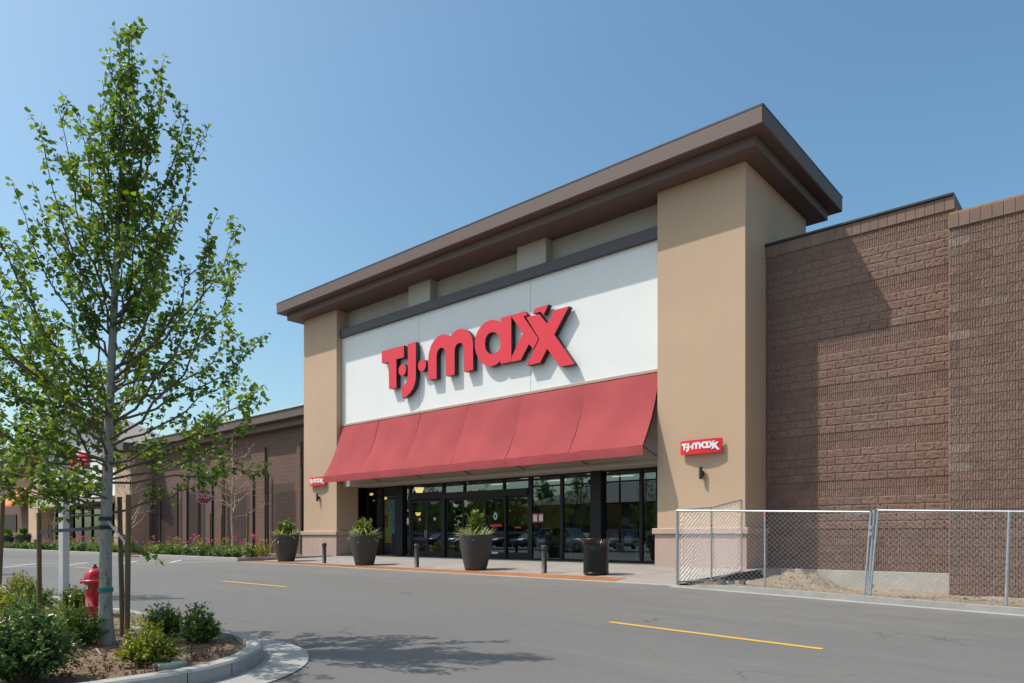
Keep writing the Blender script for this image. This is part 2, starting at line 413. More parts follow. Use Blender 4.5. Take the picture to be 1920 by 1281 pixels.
def glassmat(name, tint=(.72, .79, .79), f0=.105):
    """clear glass: mirror share by the angle (same from both faces), the rest passes through"""
    m, nt, out = new_mat(name)
    g_ = nt.nodes.new('ShaderNodeNewGeometry'); d = nt.nodes.new('ShaderNodeVectorMath'); d.operation = 'DOT_PRODUCT'
    nt.links.new(g_.outputs['Normal'], d.inputs[0]); nt.links.new(g_.outputs['Incoming'], d.inputs[1])
    c = math_n(nt, 'ABSOLUTE', d.outputs['Value']); k = math_n(nt, 'POWER', math_n(nt, 'SUBTRACT', 1.0, c), 5.0)
    fac = math_n(nt, 'MULTIPLY_ADD', k, 1 - f0, f0)
    t = nt.nodes.new('ShaderNodeBsdfTransparent'); t.inputs[0].default_value = (*tint, 1)
    g = nt.nodes.new('ShaderNodeBsdfGlossy'); g.inputs['Roughness'].default_value = 0.0; g.inputs[0].default_value = (.80, .93, 1, 1)
    mx = nt.nodes.new('ShaderNodeMixShader'); nt.links.new(fac, mx.inputs[0])
    nt.links.new(t.outputs[0], mx.inputs[1]); nt.links.new(g.outputs[0], mx.inputs[2]); nt.links.new(mx.outputs[0], out.inputs[0]); return m
M_GLASS = glassmat('storefront_glass')
def emit(name, col, st):
    m, nt, out = new_mat(name); e = nt.nodes.new('ShaderNodeEmission'); e.inputs[0].default_value = (*col, 1); e.inputs[1].default_value = st
    nt.links.new(e.outputs[0], out.inputs[0]); return m
E_WARM = emit('warm_lamp_glow', (1, .62, .2), 1.6)
E_STRIP = emit('ceiling_strip_glow', (1, .93, .8), .8)

# ================================================================== the setting
def sheet(name, xs, ys, zf, m, kind='structure', parent=None):
    xs = list(xs); ys = list(ys)
    v = [(x, y, zf(x, y)) for y in ys for x in xs]; n = len(xs)
    f = [(j * n + i, j * n + i + 1, (j + 1) * n + i + 1, (j + 1) * n + i) for j in range(len(ys) - 1) for i in range(n - 1)]
    b = MB(); b.add(v, f, True); o = b.build(name, m, parent)
    if kind: o['kind'] = kind
    return o
def frange(a, b, st):
    n = max(1, int(round((b - a) / st))); return [a + (b - a) * i / n for i in range(n + 1)]

sheet('ground', [-1500, -400, -100, 100, 400, 1500], [-1500, -400, -100, 100, 400, 1500], lambda x, y: -1.1, M_GROUND)
road = sheet('road', [-400, -200, -120] + frange(-80, -36, 4) + frange(-34, 10, .5) + frange(12, 40, 4) + [120, 400],
      [-400, -150, -60, -20] + frange(-10, 15.4, .9), zr, M_ASPH)

# road paint: 10 ft yellow dashes on a 40 ft cycle and the crosswalk by the garden beds
def paint(name, poly, m, label, grp, lift=.005):
    b = MB()
    # subdivide a quad along its length so that it follows the road
    p0, p1, p2, p3 = [Vector((*p, 0)) for p in poly]; n = 10; v = []; f = []
    for i in range(n + 1):
        a_ = p0.lerp(p1, i / n); c_ = p3.lerp(p2, i / n)
        v += [(a_.x, a_.y, zr(a_.x, a_.y) + lift), (c_.x, c_.y, zr(c_.x, c_.y) + lift)]
    f = [(2 * i, 2 * i + 2, 2 * i + 3, 2 * i + 1) for i in range(n)]
    b.add(v, f); o = b.build(name, m); o['kind'] = 'structure'; o['label'] = label; o['group'] = grp; return o
for (x0, x1, lb) in ((-5.80, -2.78, 'yellow lane dash nearest to the camera, in front of the fence'), (-17.75, -14.75, 'yellow lane dash on the asphalt in front of the planters'),
                 (-29.3, -26.6, 'yellow lane dash ending at the crosswalk'), (-34.2, -32.9, 'short yellow lane dash beyond the crosswalk')):
    paint('road_marking', [(x0, 8.72), (x1, 8.76), (x1, 8.88), (x0, 8.84)], M_YEL, lb, 'yellow lane dashes')
for x in (-30.3, -33.3):
    paint('road_marking', [(x, 4.6), (x - .3, 15.2), (x - .45, 15.2), (x - .15, 4.6)], M_WPAINT, 'white crosswalk edge line ' + ('nearer the planters' if x > -31 else 'farther from the planters'), 'crosswalk lines')
for k in range(5):
    y = 4.9 + k * 1.95
    paint('road_marking', [(-30.5, y), (-33.4, y + 1.7), (-33.4, y + 1.86), (-30.5, y + .16)], M_WPAINT, 'slanted white crosswalk bar', 'crosswalk bars', .009)

# ---- sidewalk with slabs, flush kerb strip and tactile tiles
SWX0, SWX1 = -29.75, -8.3
swr = sheet('sidewalk', frange(SWX0, SWX1, .75), [15.4, 15.6, 16.0, 16.6, 17.4, 19, 20.7, 23.0], lambda x, y: sw(x, y) - .035, M_MORTAR)
nx = 10; wx = (SWX1 - SWX0) / nx
for (y0, y1) in ((16.28, 18.5), (18.51, 20.7), (20.71, 22.62)):
    for i in range(nx):
        x0 = SWX0 + i * wx + .004; x1 = SWX0 + (i + 1) * wx - .004
        b = MB(); ys = [y0, min(16.6, y1) if y0 < 16.6 else (y0 * .7 + y1 * .3), (y0 + y1) / 2, y1]
        v = []
        for y in ys: v += [(x0, y, sw(x0, y)), (x1, y, sw(x1, y))]
        m_ = len(ys); f = [(2 * j, 2 * j + 1, 2 * j + 3, 2 * j + 2) for j in range(m_ - 1)]
        nb = len(v); v += [(a, c, z - .06) for a, c, z in (v[0], v[1], v[-1], v[-2])]
        f += [(1, 0, nb, nb + 1), (2 * m_ - 1, 1, nb + 1, nb + 2), (2 * m_ - 2, 2 * m_ - 1, nb + 2, nb + 3), (0, 2 * m_ - 2, nb + 3, nb)]
        b.add(v, f); b.build('slab', M_CONC, swr)
# flush kerb strip along the road (three pours), and a raised kerb beyond the fence
def strip(name, m, x0, x1, y0, y1, top, bot, parent=None, n=12, kind=None, label=None):
    b = MB(); v = []; f = []
    for i in range(n + 1):
        x = x0 + (x1 - x0) * i / n
        v += [(x, y0, bot(x, y0)), (x, y0 + .012, top(x, y0 + .012)), (x, y1, top(x, y1)), (x, y1, bot(x, y1))]
    for i in range(n):
        for k in range(3): f.append((i * 4 + k, (i + 1) * 4 + k, (i + 1) * 4 + k + 1, i * 4 + k + 1))
    f += [(0, 1, 2, 3), (4 * n + 3, 4 * n + 2, 4 * n + 1, 4 * n)]
    b.add(v, f); o = b.build(name, m, parent)
    if kind: o['kind'] = kind
    if label: o['label'] = label
    return o
for (a, c) in ((-29.75, -22.6), (-22.59, -15.4), (-15.39, -8.3)):
    strip('kerb_strip', M_CURB, a, c, 15.4, 15.55, lambda x, y: sw(x, y) + .003, lambda x, y: sw(x, y) - .1, swr)
b = MB(); n = 0
TW = .61; TH_ = .73
v = [(0, 0, 0), (TW - .008, 0, 0), (TW - .008, TH_, 0), (0, TH_, 0), (0, 0, -.05), (TW - .008, 0, -.05), (TW - .008, TH_, -.05), (0, TH_, -.05)]
b.add(v, [(0, 1, 2, 3), (1, 0, 4, 5), (2, 1, 5, 6), (3, 2, 6, 7), (0, 3, 7, 4)])
for i in range(10):
    for j in range(12):
        cx = .03 + i * .06; cy = .035 + j * .06; r0, r1, h = .016, .010, .008
        vv = [(cx + r * math.cos(k * math.pi / 3), cy + r * math.sin(k * math.pi / 3), z) for (r, z) in ((r0, .0005), (r1, h)) for k in range(6)]
        b.add(vv, [(k, (k + 1) % 6, 6 + (k + 1) % 6, 6 + k) for k in range(6)] + [tuple(range(6, 12))])
t0 = b.build('tactile_tile', M_TACT, swr); tile_me = t0.data
nt_ = int((-9.75 - SWX0 - .1) / TW)
for i in range(nt_):
    o = t0 if i == 0 else link('tactile_tile', tile_me, swr)
    x = SWX0 + .06 + i * TW
    o.location = (x, 15.552, sw(x + TW / 2, 15.55) + .006)
    o.rotation_euler = (math.atan2(sw(x, 16.28) - sw(x, 15.55), .73), 0, 0)
o = box('slab', M_CONC, swr, SWX0 + .06 + nt_ * TW + .01, SWX1, 15.555, 16.27, -.2, 0)
for v_ in o.data.vertices:
    if v_.co.z > -.1: v_.co.z = sw(v_.co.x, v_.co.y) + .002
# raised kerb by the fence: front face towards the road
def zc(x): return zr(x, 15.4)
strip('kerb', M_CURB, -8.29, 9.0, 15.4, 15.56, lambda x, y: zc(x) + .10 * sm(-8.5, -6.5, x) + .012, lambda x, y: zc(x) - .5, n=40, kind='structure')
strip('gutter', M_CURB, -8.29, 9.0, 15.08, 15.40, lambda x, y: zc(x) + .004, lambda x, y: zc(x) - .1, n=40, kind='structure')

# ---- dirt strip between kerb and wall
rng = np.random.default_rng(7)
def hnoise(x, y, s=1.0, seed=0.0):
    return (math.sin(x * 2.1 * s + seed) * math.cos(y * 2.7 * s + seed * 1.3) + .5 * math.sin(x * 5.3 * s + y * 3.1 * s + seed) + .25 * math.sin(x * 11.7 * s - y * 9.1 * s + seed * 2)) / 1.75
def zdirt(x, y):
    z = zc(x) + .05 + (-.42 - zc(x) - .05) * sm(15.6, 20.5, y) * .95
    z += .03 * hnoise(x, y, 1.6) + .02 * hnoise(x, y, 4.1, 3)
    d = ((x + 6.3) / .95) ** 2 + ((y - 18.2) / .8) ** 2
    z += .46 * math.exp(-d * 1.1) * (1 + .25 * hnoise(x, y, 3, 1))
    d = ((x + 7.0) / 1.1) ** 2 + ((y - 17.0) / .7) ** 2
    z += .13 * math.exp(-d)
    z -= .10 * math.exp(-(((x + 8.2) / .45) ** 2 + ((y - 18.5) / 1.5) ** 2))
    d = ((x + 2.6) / 1.2) ** 2 + ((y - 16.6) / .5) ** 2
    z += .10 * math.exp(-d)
    return z
dirt = sheet('dirt', frange(-8.31, -1.0, .085) + frange(-.5, 9, .5), frange(15.55, 22.4, .085), zdirt, M_DIRT)
# gravel and clods lying on it: too many to count
M_RUBBLE = mat('dark_rubble', (.10, .10, .095), .95, .3, 8, 60, .5, .01, world=False)
b = MB(); rr = random.Random(3)
def rock(b, x, y, z, s, rr, mi=0):
    pts = []
    for k in range(6):
        a = k * math.pi / 3 + rr.random() * .5; q = s * (.7 + .5 * rr.random()); pts.append((x + q * math.cos(a), y + q * math.sin(a), z - .2 * s))
    for k in range(4):
        a = k * math.pi / 2 + rr.random(); q = s * (.35 + .3 * rr.random()); pts.append((x + q * math.cos(a), y + q * math.sin(a), z + s * (.45 + .35 * rr.random())))
    f = [(6, 7, 8, 9)]
    conn = [6, 7, 7, 8, 9, 9]
    for k in range(6):
        k2 = (k + 1) % 6; a_, c_ = conn[k], conn[k2]
        f.append((k, k2, c_) if a_ == c_ else (k, k2, c_, a_))
    b.add(pts, f, mi=mi)
for _ in range(2600):
    x = rr.uniform(-8.2, 1); y = rr.uniform(15.62, 20.5)
    if rr.random() < .35: x = rr.gauss(-6.4, .8); y = rr.gauss(17.9, .7)
    if not (-8.2 < x < 2 and 15.62 < y < 22): continue
    rock(b, x, y, zdirt(x, y), rr.choice((.012, .015, .02, .028, .04)), rr)
o = b.build('gravel', M_DIRT); tag(o, 'loose pale gravel and clods scattered on the dirt behind the fence', 'gravel', kind='stuff')
for i, (px, py, s, lb) in enumerate(((1352, 1104, .15, 'dark grey lump of rubble, left one by the fence corner'), (1372, 1107, .12, 'dark grey lump of rubble, middle of three by the fence corner'), (1392, 1108, .13, 'dark grey lump of rubble nearest the fence middle post'))):
    p = at(px, py, Y=16.15 + .1 * i); b = MB(); rock(b, 0, 0, 0, s, random.Random(i + 40))
    o = b.build('rubble', M_RUBBLE); o.location = (p.x, p.y, zdirt(p.x, p.y)); tag(o, lb, 'rubble', 'lumps of rubble on the dirt')
# black fabric hanging down the sidewalk edge
b = MB(); v = []; f = []
ny = 24
for i in range(ny + 1):
    y = 15.6 + (20.65 - 15.6) * i / ny
    zt = sw(-8.3, y) + .004; zb = zdirt(-8.0, y) - .03
    for k in range(5):
        u = k / 4; v.append((-8.3 + .015 + .30 * u ** 1.4 + .03 * hnoise(y * 2, k, 1, 2), y, zt + (zb - zt) * u + .02 * hnoise(y * 3, k * 2, 1, 5) * (u > 0)))
for i in range(ny):
    for k in range(4): f.append((i * 5 + k, i * 5 + k + 1, (i + 1) * 5 + k + 1, (i + 1) * 5 + k))
b.add(v, f, True); o = b.build('weed_fabric', M_FABRIC); tag(o, 'black fabric sheet hanging down the edge of the sidewalk by the fence', 'fabric sheet')
sl = MB(); sl.box(-8.34, -8.3, 15.42, 22.3, -.5, .0); o = sl.build('slab_edge', M_CURB, swr)
for v_ in o.data.vertices:
    if v_.co.z > -.1: v_.co.z = sw(-8.31, v_.co.y) - .004

# ---- planted island, lower left
IC = (-7.2, 2.3); IR = 1.5
def island_path(off=0.0, y_end=-2.6, x_end=-60.0):
    pts = [(IC[0] + IR + off, y_end)] + [(IC[0] + IR + off, y) for y in frange(-2.2, IC[1], .7)]
    for k in range(1, 20):
        a = k / 20 * math.pi / 2; pts.append((IC[0] + (IR + off) * math.cos(a), IC[1] + (IR + off) * math.sin(a)))
    pts += [(x, IC[1] + IR + off) for x in frange(-IC[0], 24, 1.2) and [IC[0] - d for d in frange(0, 22, 1.2)]] + [(x_end, IC[1] + IR + off)]
    return pts
def ktop(x, y): return zr(x, y) + .14
def zsoil(x, y):
    d = min(1.0, max(0.0, min(-5.7 - x, 3.8 - y) / 1.2))
    return ktop(min(x, -5.7), min(y, 3.8)) - .045 - .025 * d + .03 * hnoise(x, y, 1.3, 2) * d + .014 * hnoise(x, y, 5, 1)
po, pi = island_path(0), island_path(-.15)
b = MB(); v = []; f = []
for (p, q) in zip(po, pi):
    v += [(p[0], p[1], zr(*p) - .3), (p[0], p[1], ktop(*p) - .02), (p[0] + (q[0] - p[0]) * .12, p[1] + (q[1] - p[1]) * .12, ktop(*p)), (q[0], q[1], ktop(*p)), (q[0], q[1], ktop(*p) - .35)]
for i in range(len(po) - 1):
    for k in range(4): f.append((i * 5 + k, (i + 1) * 5 + k, (i + 1) * 5 + k + 1, i * 5 + k + 1))
b.add(v, f); o = b.build('island_kerb', M_CURB); o['kind'] = 'structure'
for k, i in enumerate((9, 13, 18, 27, 34)):       # tooled joints across the kerb
    p, q = Vector(po[i] + (0,)), Vector(pi[i] + (0,)); nrm = (p - q).normalized(); tn = Vector((-nrm.y, nrm.x, 0)) * .004
    b2 = MB(); z = ktop(p.x, p.y)
    a0 = p + nrm * .002; a1 = q
    b2.add([(a0 + tn) [:2] + (zr(p.x, p.y),), (a0 - tn)[:2] + (zr(p.x, p.y),), (a0 - tn)[:2] + (z - .018,), (a0 + tn)[:2] + (z - .018,)], [(0, 1, 2, 3)])
    b2.build('kerb_joint', M_DARK, o)
# gutter pan: wide at the nose, running out along the far side
po2 = []; n = len(po)
for i, p in enumerate(po):
    w = .44 if p[0] > -7.21 else .44 * sm(-9.2, -7.2, p[0]) + .001
    q = island_path(w)[i]; po2.append(q)
b = MB(); v = []; f = []
for p, q in zip(po, po2): v += [(p[0], p[1], zr(*p) + .006), (q[0], q[1], zr(*q) + .009)]
for i in range(n - 1): f.append((2 * i, 2 * i + 1, 2 * i + 3, 2 * i + 2))
b.add(v, [x[::-1] for x in f], True); o = b.build('gutter', M_CURB); o['kind'] = 'structure'
# soil
b = MB(); v = []; f = []
xs = frange(-18, -5.86, .11); ys = frange(-2.6, 3.66, .11); idx = {}
def inside(x, y):
    if x > -5.86 or y > 3.66: return False
    if x > IC[0] and y > IC[1]: return math.hypot(x - IC[0], y - IC[1]) < IR - .14
    return True
def clampin(x, y):
    if x > IC[0] and y > IC[1]:
        d = math.hypot(x - IC[0], y - IC[1])
        if d > IR - .148: return IC[0] + (x - IC[0]) * (IR - .148) / d, IC[1] + (y - IC[1]) * (IR - .148) / d
    return x, y
n = len(xs)
for y in ys:
    for x in xs:
        cx, cy = clampin(x, y); v.append((cx, cy, zsoil(cx, cy)))
for j in range(len(ys) - 1):
    for i in range(n - 1): f.append((j * n + i, j * n + i + 1, (j + 1) * n + i + 1, (j + 1) * n + i))
b.add(v, f, True); o = b.build('island_soil', M_SOIL); o['kind'] = 'structure'
sheet('island_soil', [-60, -40, -18], [-2.6, 3.66], lambda x, y: zr(x, y) + .09, M_SOIL)
box('island_kerb', M_CURB, None, -60, -5.7, -2.75, -2.6, -.3, .08, b=.01)['kind'] = 'structure'

# ---- garden beds left of the sidewalk
def bed(x0, x1, y0, y1, nm):
    w = .16; b = MB(); h = .17
    zb = zr((x0 + x1) / 2, 15.4)
    b.bbox(x0, x1, y0, y0 + w, zb - .3, zb + h, b=.012); b.bbox(x1 - w, x1, y0 + w + .004, y1, zb - .3, zb + h + .0, b=.012); b.bbox(x0, x0 + w, y0 + w + .004, y1, zb - .3, zb + h, b=.012)
    o = b.build('bed_kerb', M_CURB); o['kind'] = 'structure'
    s_ = sheet('bed_soil', frange(x0 + w - .01, x1 - w + .01, .5), frange(y0 + w - .01, y1 + .8, .4), lambda x, y: zb + .10 + .03 * hnoise(x, y, 2.3), M_MULCH)
    return zb + .1
BZ1 = bed(-40.6, -29.8, 15.42, 20.4, 'a')
BZ2 = bed(-72.0, -43.2, 15.42, 20.4, 'b')
# pavement between and behind the beds
sheet('pavement', [-130, -72.05], [15.4, 23], lambda x, y: .035 + .004 * (y - 15.4), M_CONC)
sheet('pavement', [-43.15, -40.65], [15.4, 23], lambda x, y: .02 + .004 * (y - 15.4), M_CONC)
sheet('pavement', [-72.0, -29.8], [20.3, 23], lambda x, y: .07, M_CONC)
for (a, c) in ((-43.1, -40.7),):
    box('tactile_mat', M_TACT, None, a, c, 15.5, 16.2, -.02, .035)['kind'] = 'structure'
# ================================================================== the store
PL0, PL1, PR0, PR1 = -32.9, -29.92, -11.79, -8.77       # pillar edges
YP, YS, YG, YW = 20.7, 21.02, 22.6, 22.3                # pillar front, sign panel, glazing, block wall
store = thing('store_building', 'tan stucco store entrance tower with red awning and deep brown roof cornice', 'building', ((PL0 + PR1) / 2, YP, .1))
for (a, c) in ((PL0, PL1), (PR0, PR1)):
    p = MB().bbox(a, c, YP, 22.76 if a < -20 else 26.0, .05, 12.502, b=.015).build('pillar', M_STUC, store)
    e = .06; top = 1.17
    side = [(a - e, a), (c, c + e)]
    # stone base: separate panels front and sides, then the cap
    w3 = (c - a + 2 * e) / 3
    for k in range(3):
        x0 = a - e + k * w3 + (.004 if k else 0); x1 = a - e + (k + 1) * w3 - (.004 if k < 2 else 0)
        MB().bbox(x0, x1, YP - e, YP + .03, .04, top, b=.006).build('base_stone', M_STONE, p)
    for sx in (a - e, c - .03):
        for k in range(2):
            y0 = YP + .034 + k * .93; MB().bbox(sx, sx + e + .03, y0, y0 + .922, -.3 if sx > -9.5 else .04, top, b=.006).build('base_stone', M_STONE, p)
    MB().bbox(a - .13, c + .13, YP - .13, YP + 1.9, top + .002, top + .20, b=.02).build('base_cap', M_CAP, p)
MB().bbox(PL0 - .565, PR1 + .565, YP - .65, 26.6, 12.5, 12.84, b=.02).build('cornice_band', M_CORN, store)
MB().bbox(PL0 - .947, PR1 + .947, YP - 1.04, 27.0, 12.83, 13.38, b=.03).build('cornice_fascia', M_CORN, store)
box('metal_edge', M_DARK, store, PL0 - .955, PR1 + .955, YP - 1.048, 27.01, 13.33, 13.395, b=.008)
box('upper_wall', M_STUC2, store, PL1 - .02, PR0 + .02, 21.4, 26.0, 6.7, 12.52)
for (a, c) in ((-24.76, -23.30), (-18.2, -16.75)):
    box('frieze_pier', M_STUC2, store, a, c, 21.0, 21.41, 11.45, 12.51)
box('trim_band', M_TRIM, store, PL1 - .06, PR0 + .0, 20.87, 21.42, 11.09, 11.50, b=.015)
box('sign_backing', M_TRIM, store, PL1 - .01, PR0 + .01, 21.05, 21.42, 6.75, 11.1)
for (a, c) in ((PL1 + .01, -24.05), (-24.03, -17.53), (-17.51, PR0 - .003)):
    box('sign_panel', M_WHITE, store, a, c, YS, 21.07, 6.742, 11.088)
box('sill_trim', M_CAP, store, PL1 - .005, PR0 + .005, 20.96, 21.1, 6.63, 6.738, b=.01)
box('lintel', M_STUC2, store, PL1 - .01, PR0 + .01, 21.05, 22.75, 3.62, 6.64)
box('lintel_edge', M_STUC2, store, PL1 + .002, PR0 - .002, 21.03, 21.12, 3.59, 3.70, b=.008)
box('inner_pier', M_STUC, store, PL1 - .5, PL1 + .0, 22.0, 22.75, .05, 6.6)

# ---- interior
IX0, IX1, IY1 = -32.0, -9.2, 33.0
M_IFLR = mat('interior_floor_tile', (.20, .17, .14), .35, .1, .6, 30, 0, .001)
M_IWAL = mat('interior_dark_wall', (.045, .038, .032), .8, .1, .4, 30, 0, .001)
M_IYEL = mat('yellow_interior_wall', (.75, .5, .09), .8, .06, .5, 30, 0, .001)
M_ICEIL = mat('interior_ceiling', (.16, .155, .14), .9, .05, .5, 30, 0, .001)
box('interior_floor', M_IFLR, store, IX0, IX1, 22.55, IY1, -.1, .105)
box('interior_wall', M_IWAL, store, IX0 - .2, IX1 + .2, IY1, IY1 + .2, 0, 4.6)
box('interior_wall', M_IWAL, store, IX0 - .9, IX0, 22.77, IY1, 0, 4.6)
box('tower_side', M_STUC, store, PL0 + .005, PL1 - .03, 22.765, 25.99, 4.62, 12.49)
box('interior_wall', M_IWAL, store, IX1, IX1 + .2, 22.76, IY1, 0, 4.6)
box('interior_ceiling', M_ICEIL, store, IX0, IX1, 22.7, IY1, 4.3, 4.5)
for (a, c, z0, z1) in ((-30.5, -27.6, 1.7, 3.3), (-26.6, -24.0, 1.6, 3.2), (-22.6, -21.0, 1.5, 2.9), (-19.0, -15.4, 1.9, 3.0), (-14.2, -11.2, 1.6, 2.9)):
    box('yellow_wall_panel', M_IYEL, store, a, c, IY1 - .06, IY1 - .01, z0, z1)
for i in range(4):
    for j in range(5):
        x = -29.5 + j * 4.4; y = 24.4 + i * 2.4
        box('ceiling_light', E_STRIP, store, x, x + 1.25, y, y + .16, 4.26, 4.297)
for x in (-27.4, -20.5, -14.6):
    box('interior_column', M_IWAL, store, x, x + .45, 27.5, 27.95, .1, 4.3)

# ---- storefront frame: each bar and pane a part
def gx(px): return at(px, 1000, Y=YG).x
ZF, ZH, ZT = .115, 3.625, 3.17
def bar(name, px0, px1, z0, z1, y0=YG - .06, y1=YG + .07):
    return box(name, M_BLACK, store, gx(px0), gx(px1), y0, y1, z0, z1, b=.006)
def pane(px0, px1, z0, z1, parent=None, y=YG):
    return box('glass_pane', M_GLASS, parent or store, gx(px0) , gx(px1), y - .003, y + .003, z0, z1)
bars = [(681, 691), (714.5, 719), (768, 772), (830, 835), (992, 999), (1051.5, 1057), (1200, 1206), (1231, 1240)]
for p in bars: bar('mullion', p[0], p[1], ZF, ZH)
bar('column_cover', 745, 759, ZF, ZH, YG - .16, YG + .2); bar('column_cover', 1112, 1132, ZF, ZH, YG - .2, YG + .25)
def bay(p0, p1, low=True):
    bar('sill', p0, p1, ZF, ZF + .09); bar('head', p0, p1, ZH - .07, ZH); bar('transom', p0, p1, ZT - .03, ZT + .03)
    pane(p0, p1, ZT + .03, ZH - .07); pane(p0, p1, ZF + .09, ZT - .03)
for p in ((691, 714.5), (719, 745), (759, 768), (999, 1051.5), (1057, 1112), (1132, 1200), (1206, 1231)): bay(*p)
# over the doors: header and transom lights
bar('door_header', 772, 830, 2.88, ZT + .03); bar('head', 772, 830, ZH - .07, ZH); pane(772, 830, ZT + .03, ZH - .07)
bar('door_header', 835, 992, 2.84, 3.13, YG - .13, YG + .1); bar('head', 835, 992, ZH - .07, ZH)
for (a, c) in ((835, 870), (873.5, 944), (948, 992)): pane(a, c, 3.13, ZH - .07)
bar('mullion', 870, 873.5, 3.132, ZH - .07); bar('mullion', 944, 948, 3.132, ZH - .07)
def door(p0, p1, y, lab, handle=None):
    x0, x1 = gx(p0), gx(p1); w = .085
    d = MB()
    z0, z1 = ZF + .02, 2.84
    d.box(x0, x0 + w, y - .025, y + .025, z0, z1); d.box(x1 - w, x1, y - .025, y + .025, z0, z1)
    d.box(x0 + w, x1 - w, y - .025, y + .025, z1 - .1, z1); d.box(x0 + w, x1 - w, y - .025, y + .025, z0, z0 + .28)
    d.box(x0 + w, x1 - w, y - .022, y + .022, 1.22, 1.30)
    o = d.build('door', M_BLACK, store)
    box('glass_pane', M_GLASS, o, x0 + w, x1 - w, y - .003, y + .003, z0 + .28, 1.22); box('glass_pane', M_GLASS, o, x0 + w, x1 - w, y - .003, y + .003, 1.30, z1 - .1)
    if handle is not None:
        hx = x1 - .05 if handle > 0 else x0 + .05
        MB().tube([(hx, y - .03, 1.0), (hx, y - .09, 1.02), (hx, y - .09, 1.4), (hx, y - .03, 1.42)], .014, 8).build('handle', M_GALV, o)
    return o
door(772.5, 800.6, YG, '', 1); door(801, 829.5, YG, '', -1)
door(836, 870, YG + .05, ''); door(868, 909, YG - .02, ''); door(909.5, 949.5, YG - .02, ''); door(948, 991.5, YG + .05, '')
# notices stuck to the glass
def sticker(px0, px1, py0, py1, m, name='window_sticker', y=YG - .031, inset=None):
    a = at(px0, py0, Y=y); c = at(px1, py1, Y=y)
    o = box(name, m, store, a.x, c.x, y - .002, y, min(a.z, c.z), max(a.z, c.z))
    if inset is not None:
        dx = (c.x - a.x) * .14; dz = abs(a.z - c.z) * .14
        box('sticker_paper', inset, o, a.x + dx, c.x - dx, y - .0045, y - .0025, min(a.z, c.z) + dz, max(a.z, c.z) - dz)
    return o
M_PAPER = mat('pale_paper', (.62, .72, .72), .7, .05, 2, 40, 0, .001); M_REDP = mat('red_paper', (.5, .05, .06), .6, .05, 2, 40, 0, .001)
sticker(998.5, 1008.5, 963, 980, M_REDP, inset=M_PAPER); sticker(1009.5, 1019, 963, 979.5, M_REDP, inset=M_PAPER)
sticker(762.5, 769, 970, 985, M_REDP, inset=M_PAPER)
sticker(785, 789, 971, 977, M_REDP, inset=M_PAPER, y=YG - .008); sticker(813, 817.5, 970, 976, M_REDP, inset=M_PAPER, y=YG - .008)
sticker(919, 941, 983.5, 987.5, M_REDP, y=YG - .045); sticker(965, 977, 988, 990.5, M_REDP, y=YG - .005)
sticker(922, 933.5, 1035, 1038.5, M_PAPER, y=YG - .047)
c = at(929, 968, Y=YG - .03); ring = MB()
ring.prism([(c.x + .11 * math.cos(k * math.pi / 12), c.z + .16 * math.sin(k * math.pi / 12)) for k in range(24)], 'y', c.y - .003, c.y, holes=[[(c.x + .055 * math.cos(k * math.pi / 6), c.z + .095 * math.sin(k * math.pi / 6)) for k in range(12)]])
ring.build('window_sticker', M_PAPER, store)

def text_obj(name, txt, m, size, loc, rot, parent=None, ext=.004, align='CENTER', bold=0.0, sx=1.0):
    cu = bpy.data.curves.new(name, 'FONT'); cu.body = txt; cu.size = size; cu.extrude = ext; cu.align_x = align; cu.align_y = 'CENTER'; cu.offset = bold
    tmp = bpy.data.objects.new(name, cu); COL.objects.link(tmp)
    me = bpy.data.meshes.new_from_object(tmp.evaluated_get(bpy.context.evaluated_depsgraph_get()))
    COL.objects.unlink(tmp); bpy.data.objects.remove(tmp)
    me.name = name; me.materials.clear(); me.materials.append(m)
    o = link(name, me, parent); l = Vector(loc) - (root_loc(parent) if parent is not None else Vector((0, 0, 0)))
    o.location = l; o.rotation_euler = rot; o.scale = (sx, 1, 1)
    return o
c = at(803, 919, Y=YG - .01); text_obj('street_number', '4582', M_PAPER, .32, (c.x, c.y, c.z), (R(90), 0, 0), store)

# poster hanging inside the window: plain colour fields with the two white word plates
M_POSB = mat('blue_poster', (.04, .48, .75), .6, .08, 1.2, 40, 0, .001); M_POSY = mat('ochre_poster', (.75, .46, .06), .6, .1, 1.2, 40, 0, .001)
def pz(px, py, y): return at(px, py, Y=y)
yq = YG + .09
poster = thing('poster', 'blue and yellow NOW OPEN poster hanging inside the shop window', 'poster', pz(733, 1000, yq))
for (a, c, t, bt, m) in ((719.5, 733.5, 937, 1018, M_POSY), (733.8, 746.5, 937, 1000, M_POSB)):
    p, q = pz(a, t, yq), pz(c, bt, yq); box('poster_sheet', m, poster, p.x, q.x, yq, yq + .004, q.z, p.z)
M_POSD = mat('dark_poster_print', (.05, .05, .06), .6, .1, 1, 40, 0, .001); M_POSS = mat('skin_poster_print', (.35, .42, .36), .6, .1, 1, 40, 0, .001)
for (a, c, t, bt, m) in ((721, 723.6, 966, 989, M_POSD), (724.5, 727.5, 966, 989, M_POSD), (721.5, 727, 944, 964, M_POSS), (737.5, 739.5, 972, 988, M_REDP), (740.5, 745.5, 940, 958, M_POSS)):
    p, q = pz(a, t, yq), pz(c, bt, yq); box('poster_print', m, poster, p.x, q.x, yq - .006, yq - .001, q.z, p.z)
